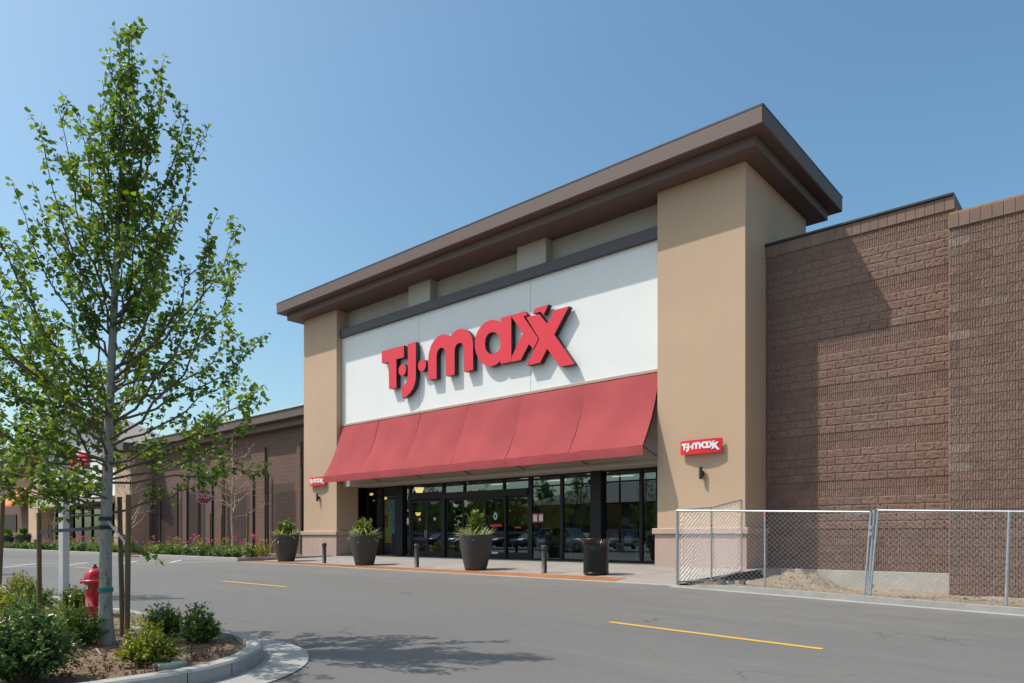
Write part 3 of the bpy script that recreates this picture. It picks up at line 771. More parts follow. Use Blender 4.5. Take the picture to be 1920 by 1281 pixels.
for (a, c, t, bt, tx) in ((724, 735.5, 955, 961.5, 'NOW'), (730, 742, 963, 969.5, 'OPEN')):
    p, q = pz(a, t, yq), pz(c, bt, yq); o = box('word_plate', M_PAPER, poster, p.x, q.x, yq - .014, yq - .008, q.z, p.z)
    text_obj('plate_word', tx, M_POSD, .15, ((p.x + q.x) / 2, yq - .0155, (p.z + q.z) / 2), (R(90), 0, 0), poster, .001, bold=.004)
p, q = pz(719.5, 932, yq), pz(747, 936, yq); box('top_rail', M_GALV, poster, p.x, q.x, yq, yq + .02, p.z - .03, p.z)
box('stand_pole', M_GALV, poster, pz(734, 1000, yq).x - .01, pz(734, 1000, yq).x + .01, yq + .01, yq + .03, .1, p.z)

# lit pendant lamps seen through the glass
for i, (px, py, y, s, lb) in enumerate(((786, 919, 23.9, .30, 'large lit cream pendant lamp behind the street number'), (784, 964, 27, .2, 'small lit pendant lamp seen through the left swing door'),
        (696, 927, 24, .14, 'topmost lit pendant lamp in the left window'), (698, 941, 24.6, .17, 'second lit pendant lamp down in the left window'), (699.5, 955, 25.4, .17, 'lowest lit pendant lamp in the left window'),
        (711, 957, 26.2, .16, 'lit pendant lamp beside the mullion in the left window'), (722, 934, 24, .16, 'lit pendant lamp above the poster'))):
    p = at(px, py, Y=y); t = thing('pendant_lamp', lb, 'lamp', (p.x, p.y, p.z), group='lit pendant lamps inside the store')
    MB().lathe([(s * .5, -s * .45), (s * .58, -s * .3), (s * .85, s * .38), (s * .9, s * .42)], 18, (p.x, p.y, p.z)).add([(p.x + s * .5 * math.cos(k * math.pi / 9), p.y + s * .5 * math.sin(k * math.pi / 9), p.z - s * .45) for k in range(18)], [tuple(range(18))[::-1]]).build('lamp_shade', E_WARM, t)
    MB().tube([(p.x, p.y, p.z + s * .4), (p.x, p.y, 4.28)], .012, 6).build('lamp_cord', M_BLACK, t)

# shopping carts inside
def cart(name_lab, x, y, rz):
    t = thing('shopping_cart', name_lab, 'shopping cart', (x, y, .105), rz, 'shopping carts inside the store')
    b = MB(); L, W = .85, .5
    for z, e in ((.55, .06), (.72, .03), (.98, 0)):
        b.tube([(-L / 2 + e, -W / 2 + e, z), (L / 2 - e, -W / 2 + e, z), (L / 2 - e, W / 2 - e, z), (-L / 2 + e, W / 2 - e, z), (-L / 2 + e, -W / 2 + e, z)], .009, 5)
    for k in range(9):
        u = k / 8; xx = -L / 2 + .05 + (L - .1) * u
        for s_ in (-1, 1): b.tube([(xx, s_ * (W / 2 - .06), .55), (xx, s_ * W / 2, .98)], .005, 4)
        b.tube([(xx, -W / 2 + .06, .55), (xx, W / 2 - .06, .55)], .005, 4)
    b.build('basket', M_GALV, t, False)
    f = MB()
    for s_ in (-1, 1): f.tube([(-L / 2 - .05, s_ * W / 2, 1.02), (-L / 2, s_ * W / 2, .9), (-.2, s_ * .22, .5), (-.3, s_ * .24, .12), (.4, s_ * .2, .12)], .013, 6)
    f.build('frame', M_GALV, t, False)
    MB().tube([(-L / 2 - .05, -W / 2 - .02, 1.03), (-L / 2 - .05, W / 2 + .02, 1.03)], .02, 8).build('handle', M_RED2, t, False)
    MB().bbox(-L / 2 + .0, -L / 2 + .02, -W / 2 + .04, W / 2 - .04, .74, .95, b=.005).build('child_seat_flap', M_RED2, t, False)
    for sx in (-.3, .38):
        for s_ in (-1, 1):
            w = MB(); w.tube([(sx, s_ * .21 - .015, .065), (sx, s_ * .21 + .015, .065)], .06, 12); w.build('wheel', M_BLACK, t, False)
for i in range(5):
    x = at(1012 + i * 21, 1000, Y=24.4).x
    cart(['shopping cart with red handle at the left end of the row inside the glass', 'second shopping cart from the left inside the glass', 'middle shopping cart of the row inside the glass', 'fourth shopping cart from the left inside the glass', 'shopping cart nearest the black column inside the glass'][i], x, 24.4, R(-80))
# display table with bags, suitcase
M_TABW = wood('honey_table_wood', (.35, .18, .06), (2, 12, 12))
tx = at(1172, 1000, Y=23.6).x
t = thing('display_table', 'wooden display table with white legs behind the right window', 'table', (tx, 23.6, .105))
MB().bbox(-.85, .85, -.4, .4, .70, .75, b=.008).build('table_top', M_TABW, t, False)
for sx in (-.7, .7):
    for sy in (-.3, .3): MB().tube([(sx, sy, 0), (sx, sy, .7)], .02, 8).build('leg', M_GALVP, t, False)
def bag(lab, x, y, z, w, h, col, nm):
    t = thing('handbag', lab, 'handbag', (x, y, z)); m = mat(nm, col, .5, .1, 5, 60, .2, .002, world=False)
    MB().prism([(-w / 2, 0), (w / 2, 0), (w * .36, h), (-w * .36, h)], 'y', -.07, .07).build('bag_body', m, t, False)
    MB().tube([(-w * .2, 0, h * .96), (-w * .2, 0, h * 1.25), (-w * .08, 0, h * 1.5), (w * .08, 0, h * 1.5), (w * .2, 0, h * 1.25), (w * .2, 0, h * .96)], .012, 6).build('strap', m, t, False)
    MB().bbox(-.03, .03, -.08, -.07, h * .7, h * .82, b=.003).build('clasp', M_GALV, t, False)
bag('tan handbag on the tall stand behind the right window', tx - .05, 23.75, 1.55, .42, .32, (.30, .20, .12), 'tan_leather')
bag('olive handbag on the display table', tx - .4, 23.5, .86, .4, .34, (.17, .15, .06), 'olive_leather')
bag('white handbag on the display table', tx + .25, 23.45, .86, .34, .26, (.6, .6, .58), 'white_leather')
t = thing('bag_stand', 'slim shelf stand holding the tan handbag', 'stand', (tx, 23.75, .86))
MB().bbox(-.32, .32, -.12, .12, .65, .69, b=.005).build('shelf', M_TABW, t, False)
for sx in (-.28, .28): MB().tube([(sx, 0, 0), (sx, 0, .65)], .012, 6).build('upright', M_GALV, t, False)
sx_ = at(1217, 1000, Y=23.2).x; M_SUIT = mat('burgundy_suitcase', (.13, .025, .04), .5, .1, 4, 60, .1, .001, world=False)
t = thing('suitcase', 'burgundy suitcase with white lettering behind the rightmost pane', 'suitcase', (sx_, 23.2, .105))
MB().bbox(-.24, .24, -.14, .14, .06, .85, b=.04).build('shell', M_SUIT, t, False)
MB().tube([(-.1, .08, .84), (-.1, .08, 1.05), (.1, .08, 1.05), (.1, .08, .84)], .012, 6).build('handle', M_GALV, t, False)
for s_ in (-.18, .18): MB().tube([(s_ - .02, 0, .035), (s_ + .02, 0, .035)], .035, 10).build('wheel', M_BLACK, t, False)
text_obj('lettering', '50:60', M_PAPER, .17, (sx_, 23.2 - .143, .105 + .33), (R(90), 0, 0), t)

# ---- awning: six canvas bays between ribs, valance, frame
AW0, AW1 = -29.88, -11.86; AYT, AZT, AYB, AZB = 20.945, 6.60, 19.90, 4.05
awn = thing('awning', 'long sloped dark red canvas awning above the store windows', 'awning', ((AW0 + AW1) / 2, AYT, AZT))
nb = 6; bw = (AW1 - AW0) / nb
for i in range(nb):
    v = []; f = []; nu, nv = 14, 12
    for j in range(nv + 1):
        s_ = j / nv
        for k in range(nu + 1):
            u = k / nu; x = AW0 + (i + u) * bw
            k_ = .8 + .4 * ((i * 37) % 5) / 4
            sag = .14 * math.sin(math.pi * s_) - .085 * k_ * (4 * u * (1 - u)) ** .8 * math.sin(math.pi * min(1, s_ * 1.02)) ** .6 + .012 * math.sin(9 * u + 4 * s_ + i)
            y = AYT + (AYB - AYT) * s_; z = AZT + (AZB - AZT) * s_
            v.append((x, y + sag * .92, z - sag * .38))
    n = nu + 1
    for j in range(nv):
        for k in range(nu): f.append((j * n + k, (j + 1) * n + k, (j + 1) * n + k + 1, j * n + k + 1))
    MB().add(v, f, True).build('canvas_bay', M_AWN, awn)
    if i: MB().tube([(AW0 + i * bw, AYT + (AYB - AYT) * s_ / 12 + .92 * .14 * math.sin(math.pi * s_ / 12) - .004, AZT + (AZB - AZT) * s_ / 12 - .38 * .14 * math.sin(math.pi * s_ / 12)) for s_ in range(13)], .005, 5).build('seam', M_AWN, awn)
for (a, c) in ((AW0, AW0 + 2 * bw - .008), (AW0 + 2 * bw + .002, AW0 + 4 * bw - .008), (AW0 + 4 * bw + .002, AW1)):
    v = []; f = []; n = 24
    for i in range(n + 1):
        x = a + (c - a) * i / n; w_ = .008 * math.sin(x * 3.1) + .006 * math.sin(x * 7.7)
        v += [(x, AYB - .004, AZB + .004), (x, AYB - .012 + w_ * .5, AZB - .15), (x, AYB - .004 + w_, AZB - .31 + .4 * w_)]
    for i in range(n):
        for k in range(2): f.append((i * 3 + k, i * 3 + k + 1, (i + 1) * 3 + k + 1, (i + 1) * 3 + k))
    MB().add(v, f, True).build('valance', M_AWN, awn)
M_AWFR = mat('dark_red_frame_paint', (.16, .03, .035), .5, .1, 3, 60, 0, .001)
for i in range(nb + 1):
    x = AW0 + i * bw; e = .03 if i == 0 else (-.03 if i == nb else 0)
    MB().tube([(x + e, AYT + .05 + (AYB - AYT) * q_ / 8 + .19 * math.sin(math.pi * q_ / 8), AZT - .06 + (AZB + .04 - AZT) * q_ / 8 - .07 * math.sin(math.pi * q_ / 8)) for q_ in range(9)], .022, 6).build('rafter', M_AWFR, awn)
    MB().tube([(x + e, AYB + .06, AZB - .03), (x + e, 21.06, AZB - .32)], .02, 6).build('strut', M_AWFR, awn)
MB().tube([(AW0 + .02, AYB + .04, AZB - .03), (AW1 - .02, AYB + .04, AZB - .03)], .024, 6).build('front_bar', M_AWFR, awn)

# ---- big sign letters
ZY = 20.74
def tr(pts, ox, oy, s, Y=ZY):
    r = []
    for (x, y) in pts:
        p = at(ox + x / s, oy + y / s, Y=Y); r.append((p.x, p.z))
    return r
A_, B_ = (700, 600, 8.005), (880, 560, 7.624)
def circ(cx, cy, o):
    c = at(o[0] + cx / o[2], o[1] + cy / o[2], Y=ZY); return [(c.x + .267 * math.cos(k * math.pi / 16), c.z + .267 * math.sin(k * math.pi / 16)) for k in range(32)]
def catmull(pts, closed_flags=None, n=4):
    """smooth the runs of points that follow a None marker pair"""
    out = []; i = 0
    while i < len(pts):
        if pts[i] is None:
            j = i + 1
            while pts[j] is not None: j += 1
            run = pts[i + 1:j]; m = len(run)
            for k in range(m - 1):
                p0 = run[max(k - 1, 0)]; p1 = run[k]; p2 = run[k + 1]; p3 = run[min(k + 2, m - 1)]
                for q in range(n):
                    t = q / n
                    out.append(tuple(.5 * (2 * p1[d] + (p2[d] - p0[d]) * t + (2 * p0[d] - 5 * p1[d] + 4 * p2[d] - p3[d]) * t * t + (3 * p1[d] - p0[d] - 3 * p2[d] + p3[d]) * t ** 3) for d in (0, 1)))
            out.append(run[-1]); i = j + 1
        else: out.append(pts[i]); i += 1
    return out
_ = None
LET = {}
LET['letter_t'] = (tr([(125, 470), (458, 382), (460, 560), (345, 590), (345, 1018), (235, 1036), (229, 626), (127, 650)], *A_), [])
LET['dot'] = (circ(435, 750, A_), [])
LET['letter_j'] = (tr(catmull([(517, 362), (638, 329), _, (638, 800), (635, 880), (612, 985), (565, 1075), (505, 1138), (432, 1174), _, _, (430, 998), (475, 965), (507, 905), (517, 840), (517, 790), _]), *A_), [])
LET['dot_right'] = (circ(730, 680, A_), [])
LET['letter_m'] = (tr(catmull([(822, 902), _, (822, 620), (834, 500), (868, 382), (930, 283), (1000, 230), (1058, 215), (1108, 230), (1145, 262), _, _, (1145, 262), (1190, 200), (1250, 152), (1315, 133), (1378, 145), (1435, 190), (1478, 262), (1497, 360), _,
    (1497, 748), (1360, 780), _, (1358, 450), (1348, 385), (1322, 350), (1288, 345), (1250, 368), (1226, 420), (1218, 490), _, (1218, 820), (1087, 843), _, (1085, 530), (1073, 460), (1048, 425), (1012, 418), (978, 443), (955, 495), (948, 560), _, (948, 878)]), *A_), [])
LET['letter_a'] = (tr(catmull([(447, 276), (599, 236), (599, 902), (447, 933), (443, 884), _, (443, 884), (400, 930), (340, 962), (278, 970), (205, 938), (143, 872), (97, 780), (78, 672), (88, 560), (123, 460), (180, 380), (250, 326), (320, 305), (382, 309), (426, 326), (447, 337), _]), *B_),
    [tr(catmull([_, (222, 650), (232, 575), (262, 515), (305, 485), (350, 481), (395, 500), (428, 550), (446, 625), (437, 695), (405, 750), (360, 785), (315, 797), (270, 775), (235, 725), (222, 652), _]), *B_)])
LET['letter_x'] = (tr([(601, 237), (788, 183), (828, 236), (772, 256), (985, 572), (915, 722), (850, 650), (735, 875), (601, 904), (601, 836), (762, 497), (601, 258)], *B_), [])
LET['letter_x_tip'] = (tr([(902, 216), (940, 141), (1130, 82), (1063, 230), (1008, 186), (950, 206)], *B_), [])
LET['letter_x_front'] = (tr([(810, 265), (1003, 228), (1112, 362), (1217, 165), (1425, 108), (1213, 513), (1500, 935), (1300, 973), (1112, 716), (1010, 915), (818, 957), (1000, 576)], *B_), [])
sg = thing('store_sign', 'large red TJ maxx channel letters on the white panel', 'sign', (-20.5, YS, 8.0))
PN = {'dot_right': 'dot', 'letter_x_tip': 'letter_x', 'letter_x_front': 'letter_x'}
for k, (o_, h_) in LET.items():
    fy = ZY + (.004 if k == 'letter_x' else 0)
    o = MB().prism(o_, 'y', YS - .045, fy, mi=0, holes=h_, side_mi=1).build(PN.get(k, k), [M_RED, M_LSIDE], sg)
# ---- two bowed small red signs with their wall lights
def small_sign(cx, lab, lab2):
    z = 3.93; W, H = 1.40, .435
    t = thing('small_sign', lab, 'sign', (cx, YP, z), group='small red signs on the pillars')
    def yb(u): return YP - (.13 + .085 * (1 - (2 * u - 1) ** 2))
    v = []; f = []; n = 16
    for i in range(n + 1):
        u = i / n; x = cx - W / 2 + W * u; y = yb(u)
        v += [(x, y, z - H / 2), (x, y, z + H / 2), (x, y + .05, z + H / 2), (x, y + .05, z - H / 2)]
    for i in range(n):
        for k in range(4): f.append((i * 4 + k, (i + 1) * 4 + k, (i + 1) * 4 + (k + 1) % 4, i * 4 + (k + 1) % 4)[::-1])
    f += [(0, 1, 2, 3), (4 * n + 3, 4 * n + 2, 4 * n + 1, 4 * n)]
    MB().add(v, f).build('sign_panel', M_RED2, t)
    for s_ in (-.45, .45): MB().tube([(cx + s_, YP + .01, z), (cx + s_, YP - .13, z)], .025, 8).build('bracket', M_DARK, t)
    allp = [p for o_, h_ in LET.values() for p in o_]; x0 = min(p[0] for p in allp); x1 = max(p[0] for p in allp); zm = sum((min(p[1] for p in allp), max(p[1] for p in allp))) / 2
    sc_ = 1.28 / (x1 - x0)
    for k, (o_, h_) in LET.items():
        def q(p): return (cx + (p[0] - (x0 + x1) / 2) * sc_, z + (p[1] - zm) * sc_ * 1.02)
        b = MB().prism([q(p) for p in o_], 'y', 0.0, -.012, holes=[[q(p) for p in h] for h in h_])
        for i, (x, y, zz) in enumerate(b.v): b.v[i] = (x, yb((x - cx + W / 2) / W) + y - .003, zz)
        b.build(PN.get(k, k), M_WLET, t)
    s = thing('wall_light', lab2, 'wall light', (cx, YP, z - .85), group='wall lights below the small signs')
    MB().tube([(cx, YP - .13, z - 1.02), (cx, YP - .13, z - .64)], .055, 12).build('cylinder_shade', M_DARK, s)
    MB().bbox(cx - .05, cx + .05, YP - .10, YP + .005, z - .92, z - .76, b=.01).build('wall_plate', M_DARK, s)
small_sign(-10.17, 'small bowed red sign with white letters on the right pillar', 'dark cylinder wall light on the right pillar')
small_sign(-31.45, 'small bowed red sign with white letters on the left pillar', 'dark cylinder wall light on the left pillar')
# floodlights and door hardware are too small to show

# ================================================================== block walls on the right
BW_, BH_ = .472, .241
def rough_block(seed, w=BW_, flute=False):
    r = random.Random(seed); m = .0075 if flute else .0012
    W, H = w - 2 * m, BH_ - 2 * m
    v = []; f = []
    if not flute:
        nx_, nz_ = 12, 6
        ph = [(r.uniform(2, 9), r.uniform(2, 9), r.uniform(0, 6.3)) for _q in range(4)]
        for j in range(nz_ + 1):
            for i in range(nx_ + 1):
                u, s_ = i / nx_, j / nz_; lf = sum(math.sin(a_ * u * 1.6 + b_ * s_ + c_) for a_, b_, c_ in ph) / 4; edge = (i in (0, nx_)) or (j in (0, nz_))
                d = -.025 - .012 * r.random() - .004 * lf if edge else -.020 - .009 * lf - .024 * r.random()
                v.append((-W / 2 + W * u + (0 if edge else r.uniform(-.012, .012)), d, -H / 2 + H * s_ + (0 if edge else r.uniform(-.01, .01))))
        n = nx_ + 1
        for j in range(nz_):
            for i in range(nx_): f.append((j * n + i, j * n + i + 1, (j + 1) * n + i + 1, (j + 1) * n + i))
    else:
        nr = 8; xs = []
        for k in range(nr):
            c = -W / 2 + W * (k + .5) / nr; p = W / nr
            xs += [(c - p * .5, -.019), (c - p * .32, -.040), (c + p * .32, -.040)]
        xs.append((W / 2, -.019)); rows = 4
        rib = {}
        for j in range(rows):
            for i, (x, d) in enumerate(xs):
                dd = d if d > -.02 else d + .012 * r.random()
                v.append((x + (r.uniform(-.004, .004) if d < -.02 else 0), dd, -H / 2 + H * j / (rows - 1)))
        n = len(xs)
        for j in range(rows - 1):
            for i in range(n - 1): f.append((j * n + i, j * n + i + 1, (j + 1) * n + i + 1, (j + 1) * n + i))
        nx_, nz_ = n - 1, rows - 1
    # skirt back to the mortar plane
    ring = [i for i in range(nx_ + 1)] + [j * (nx_ + 1) + nx_ for j in range(1, nz_ + 1)] + [nz_ * (nx_ + 1) + i for i in range(nx_ - 1, -1, -1)] + [j * (nx_ + 1) for j in range(nz_ - 1, 0, -1)]
    b0 = len(v)
    for i in ring: v.append((v[i][0], .004, v[i][2]))
    m_ = len(ring)
    for k in range(m_): f.append((ring[(k + 1) % m_], ring[k], b0 + k, b0 + (k + 1) % m_))
    return v, f
def block_meshes(flute, mt, cnt, seed, w=BW_):
    r = []
    for k in range(cnt):
        v, f = rough_block(seed + k, w, flute); me = bpy.data.meshes.new('block'); me.from_pydata(v, [], f); me.materials.append(mt)
        if not flute: me.polygons.foreach_set('use_smooth', [True] * len(f))
        me.update(); r.append((me, v, f))
    return r
ROUGH = block_meshes(False, M_BLOCK, 9, 100); FLUTE = block_meshes(True, M_BLOCK, 5, 200); PALE = block_meshes(True, M_BLOCK2, 3, 300)
FL_H = block_meshes(True, M_BLOCK, 2, 420, BW_ / 2); PA_H = block_meshes(True, M_BLOCK2, 3, 430, BW_ / 2); RO_H = block_meshes(False, M_BLOCK, 3, 440, BW_ / 2)
def block_wall(root, y, x0, x1, z0, ncourse, pattern, limit, pale_edge=False, vis=None, seed=1):
    """lay courses of blocks from (x0, z0); the ones that show largest are parts of their own"""
    r = random.Random(seed); cells = []
    ncol = int((x1 - x0) / BW_) + 1
    for j in range(ncourse):
        z = z0 + (j + .5) * BH_; kind = pattern(j)
        off = 0 if j % 2 == 0 else -.5
        for i in range(ncol + 1):
            xa = x0 + (i + off) * BW_; half = False
            if xa < x0 - .01: xa = x0; half = True
            w = BW_ / 2 if half else BW_
            xc = xa + w / 2
            if xc + w / 2 > x1 + .02:
                if xc - w / 2 + BW_ / 2 <= x1 + .02 and not half: half = True; w = BW_ / 2; xc = xa + w / 2
                else: continue
            pale = pale_edge and ((half and r.random() < .9) or (not half and i == 0 and r.random() < .3) or r.random() < .006)
            if half: src = PA_H if (pale_edge and pale) else (FL_H if kind else RO_H)
            else: src = PALE if pale else (FLUTE if kind else ROUGH)
            cells.append((xc, z, r.choice(src)))
    def size(c): return -((c[0]) ** 2 + y ** 2 + (c[1] - 1.1) ** 2)
    inview = [c for c in cells if vis is None or vis(c)]
    big = set(id(c) for c in sorted(inview, key=size, reverse=True)[:limit])
    rest = MB(); rl = root.location
    for c in cells:
        if id(c) in big:
            o = link('block', c[2][0], root); o.location = (c[0] - rl.x, y - rl.y, c[1] - rl.z)
        else:
            rest.add([(a + c[0], q + y, e + c[1]) for a, q, e in c[2][1]], c[2][2], smooth=len(c[2][1]) == 13 * 7 + 36)
    if rest.v:
        o = rest.build('block_courses', M_BLOCK, root); o['kind'] = 'stuff'
# recessed wall
WX1 = -3.56
wl = thing('block_wall', 'recessed brown split-face block wall crossed by the tower shadow', 'wall', (PR1, YW, -.6))
ZB = .10; NC = 41; ZTOP = ZB + NC * BH_
box('mortar_backing', M_MORTAR, wl, PR1 + .0, WX1 + .02, YW - .015, YW + .3, ZB - .02, ZTOP)
def patt(j):
    if j < 5: return True
    k = (j - 5) % 6
    return k >= 4
block_wall(wl, YW, PR1 + .004, WX1, ZB, NC, patt, 300, vis=lambda c: c[0] < -3.55)
box('foundation', M_FOUND, wl, PR1 + .005, WX1 + .02, YW - .055, YW + .3, -1.05, ZB - .006, b=.012)
cw = .236; ch = .37
cm = MB(); cm.bbox(-cw / 2 + .005, cw / 2 - .005, -.075, .05, 0, ch - .008, b=.008); c0 = cm.build('coping_block', M_SMOOTH, wl, False); cme = c0.data
ncop = int((WX1 - PR1) / cw)
for i in range(ncop):
    o = c0 if i == 0 else link('coping_block', cme, wl); o.location = (PR1 + (i + .5) * cw - wl.location.x, 0, ZTOP + .004 - wl.location.z)
box('mortar_backing', M_MORTAR, wl, PR1 + .001, WX1 - .07, YW - .06, YW + .3, ZTOP + .001, ZTOP + ch)
box('metal_coping', M_DARK, wl, PR1 - .01, -3.62, YW - .13, YW + .45, ZTOP + ch + .002, ZTOP + ch + .075, b=.012)
box('roof_curb', M_DARK, wl, -3.95, -3.625, YW + .1, YW + 3.0, ZTOP - .2, ZTOP + ch + .16, b=.01)
# proud wall
YQ = 21.1; QX0 = at(1779, 600, Y=YQ).x; QX1 = 7.0
w2 = thing('block_wall', 'projecting brown ribbed block wall at the right edge with pale corner stains', 'wall', (QX0, YQ, -.7))
QZ = -.62; QN = 40; QTOP = QZ + QN * BH_
box('mortar_backing', M_MORTAR, w2, QX0 + .004, QX1, YQ - .015, YW + 2.0, QZ - .4, QTOP)
block_wall(w2, YQ, QX0 + .004, QX1, QZ, QN, lambda j: True, 290, True, vis=lambda c: c[0] < -1.7, seed=5)
for i in range(int((QX1 - QX0) / cw)):
    o = link('coping_block', cme, w2); o.location = (QX0 + (i + .5) * cw - w2.location.x, 0, QTOP + .004 - w2.location.z)
box('mortar_backing', M_MORTAR, w2, QX0 + .001, QX1, YQ - .06, YW + 2.0, QTOP + .001, QTOP + ch)
M_PLY = wood('raw_plywood_edge', (.42, .22, .05), (3, 3, 30))
box('timber_nailer', M_PLY, w2, QX0 + .01, QX1, YQ - .05, YW + 1.9, QTOP + ch + .002, QTOP + ch + .04)
box('unseen_roof', M_DARK, store, PL0 + .3, 12.0, 26.1, 60, 8.6, 8.9)  # unseen roof over the main building, added to block light
box('rear_wall', M_IWAL, store, PL0 + .3, 12, 59.8, 60, -.5, 8.6)

# ================================================================== left wing: block wall with green screens
lw = thing('block_wall', 'long brown block wall with dark trellis posts left of the store', 'wall', (-43.5, YW, 0))
LX0, LX1 = -56.5, PL0 + .0
box('wall_body', M_FARW, lw, LX0, LX1, YW, YW + .4, -.3, 8.0)
for (px0, px1) in ((355, 375), (398, 420), (475, 500), (560, 567)):
    a, c = at(px0, 900, Y=YW).x, at(px1, 900, Y=YW).x
    box('pilaster', M_FARW, lw, a, min(c, LX1 - .01), YW - .14, YW + .01, -.2, 6.5)
for px in (279, 301, 333, 351, 398, 420, 475, 502, 566):
    x = at(px, 900, Y=YW - .2).x; box('trellis_post', M_DARK, lw, x - .035, x + .035, YW - .26, YW - .145, -.1, 4.9)
for (px0, px1) in ((279, 301), (304, 331), (351, 377), (421, 460), (508, 550)):
    a, c = at(px0, 900, Y=YW - .2).x, at(px1, 900, Y=YW - .2).x
    b = MB(); z0, z1 = .2, 4.2
    nxx = max(2, int((c - a) / .16))
    for i in range(nxx + 1): xx = a + (c - a) * i / nxx; b.tube([(xx, YW - .2, z0), (xx, YW - .2, z1)], .012, 4)
    for i in range(int((z1 - z0) / .16)): zz = z0 + i * .16; b.tube([(a, YW - .2, zz), (c, YW - .2, zz)], .012, 4)
    o = b.build('trellis_grid', M_DARK, lw); o['kind'] = 'stuff'
# cornice: stepped band, sloped fascia and a strip of roofing
for (y0, z0, z1, m, nm) in ((-.45, 7.42, 7.80, M_CORN, 'cornice_band'), (-.85, 7.80, 8.28, M_CORN, 'cornice_fascia')):
    box(nm, m, lw, LX0, LX1 - .01, YW + y0, YW + .5, z0, z1 - .003, b=.02)
box('gutter_edge', M_GALV, lw, LX0, LX1 - .01, YW - .92, YW - .2, 8.28, 8.38, b=.02)
MB().add([(LX0, YW - .8, 8.38), (LX1 - .01, YW - .8, 8.38), (LX1 - .01, YW + 1.2, 9.0), (LX0, YW + 1.2, 9.0), (LX0, YW + 6, 9.0), (LX1 - .01, YW + 6, 9.0)], [(0, 1, 2, 3), (3, 2, 5, 4)]).build('roof', M_SHING, lw)
# ---- gabled neighbour store, mostly hidden by the tree
gb = thing('gabled_store', 'gable-fronted neighbour store with white sign panel behind the tree', 'building', (-66, 20.7, 0))
GX0, GX1, GY = -82.0, -56.4, 20.7
box('pillar', M_STUC, gb, GX0, GX0 + 3, GY, 26, 0, 7.6); box('pillar', M_STUC, gb, GX1 - 3, GX1, GY, 26, 0, 7.6)
for (a, c) in ((GX0, GX0 + 3), (GX1 - 3, GX1)): box('base_stone', M_STONE, gb, a - .06, c + .06, GY - .06, GY + 1, 0, 1.3, b=.02)
gm = (GX0 + GX1) / 2
MB().prism([(GX0 + 2.8, 4.2), (GX1 - 2.8, 4.2), (GX1 - 2.8, 7.6), (GX1, 7.6), (gm, 11.0), (GX0, 7.6), (GX0 + 2.8, 7.6)], 'y', GY + .35, 24).build('sign_wall', M_WHITE, gb)
for s_ in (-1, 1):
    e = GX0 - 1.2 if s_ < 0 else GX1 + 1.2
    MB().prism([(gm, 11.4), (gm, 11.9), (e, 7.9), (e, 7.35)][::s_], 'y', GY - .9, 24.6).build('roof_slope', M_CORN, gb)
    MB().prism([(gm, 11.94), (gm, 12.0), (e, 8.0), (e, 7.94)][::s_], 'y', GY - .85, 24.6).build('roof_shingles', M_SHING, gb)
box('canopy', M_STUC2, gb, GX0 + 3, GX1 - 3, GY - .6, GY + .4, 3.75, 4.3, b=.02)
box('dark_interior', M_IWAL, gb, GX0 + 2.9, GX1 - 2.9, 22.9, 23.2, 0, 4.2)
box('glass_pane', M_GLASS, gb, GX0 + 3, GX1 - 3, 22.3, 22.31, .1, 3.75)
for i in range(9):
    x = GX0 + 3 + (GX1 - GX0 - 6) * i / 8; box('mullion', M_BLACK, gb, x - .07, x + .07, 22.2, 22.4, .05, 3.75)
box('transom', M_BLACK, gb, GX0 + 3, GX1 - 3, 22.18, 22.38, 2.9, 3.05)
ls = at(152, 865, Y=GY + .2)
sg2 = thing('store_sign', 'red letters on the white gable behind the tree', 'sign', (ls.x, GY + .3, ls.z))
text_obj('letters', 'uoos', M_RED, 2.6, (ls.x - .8, GY + .16, ls.z + .2), (R(90), 0, 0), sg2, .12, sx=.95, bold=.02)
# ---- third building with orange awning
tb = thing('far_store', 'brown far store with an orange awning at the left edge', 'building', (-98, 21, 0))
box('wall_body', M_FARW, tb, -135, -83.3, 21.2, 30, 0, 8.5); box('cornice', M_CORN, tb, -136, -81.6, 20.6, 30, 8.5, 9.3, b=.03)
box('pillar', M_STUC, tb, -105, -101, 20.4, 21.3, 0, 6.5)
box('door_glass', M_BLACK, tb, -93, -88, 21.1, 21.25, 0, 3.4)
MB().prism([(20.9, 6.0), (19.6, 4.3), (19.6, 4.1), (19.7, 4.1), (21.1, 5.9)], 'x', -87.4, -83.4).build('awning', M_ORANGE, tb)
box('unseen_roof', M_DARK, lw, -56.4, PL0 + .2, 24, 60, 8.8, 8.95)
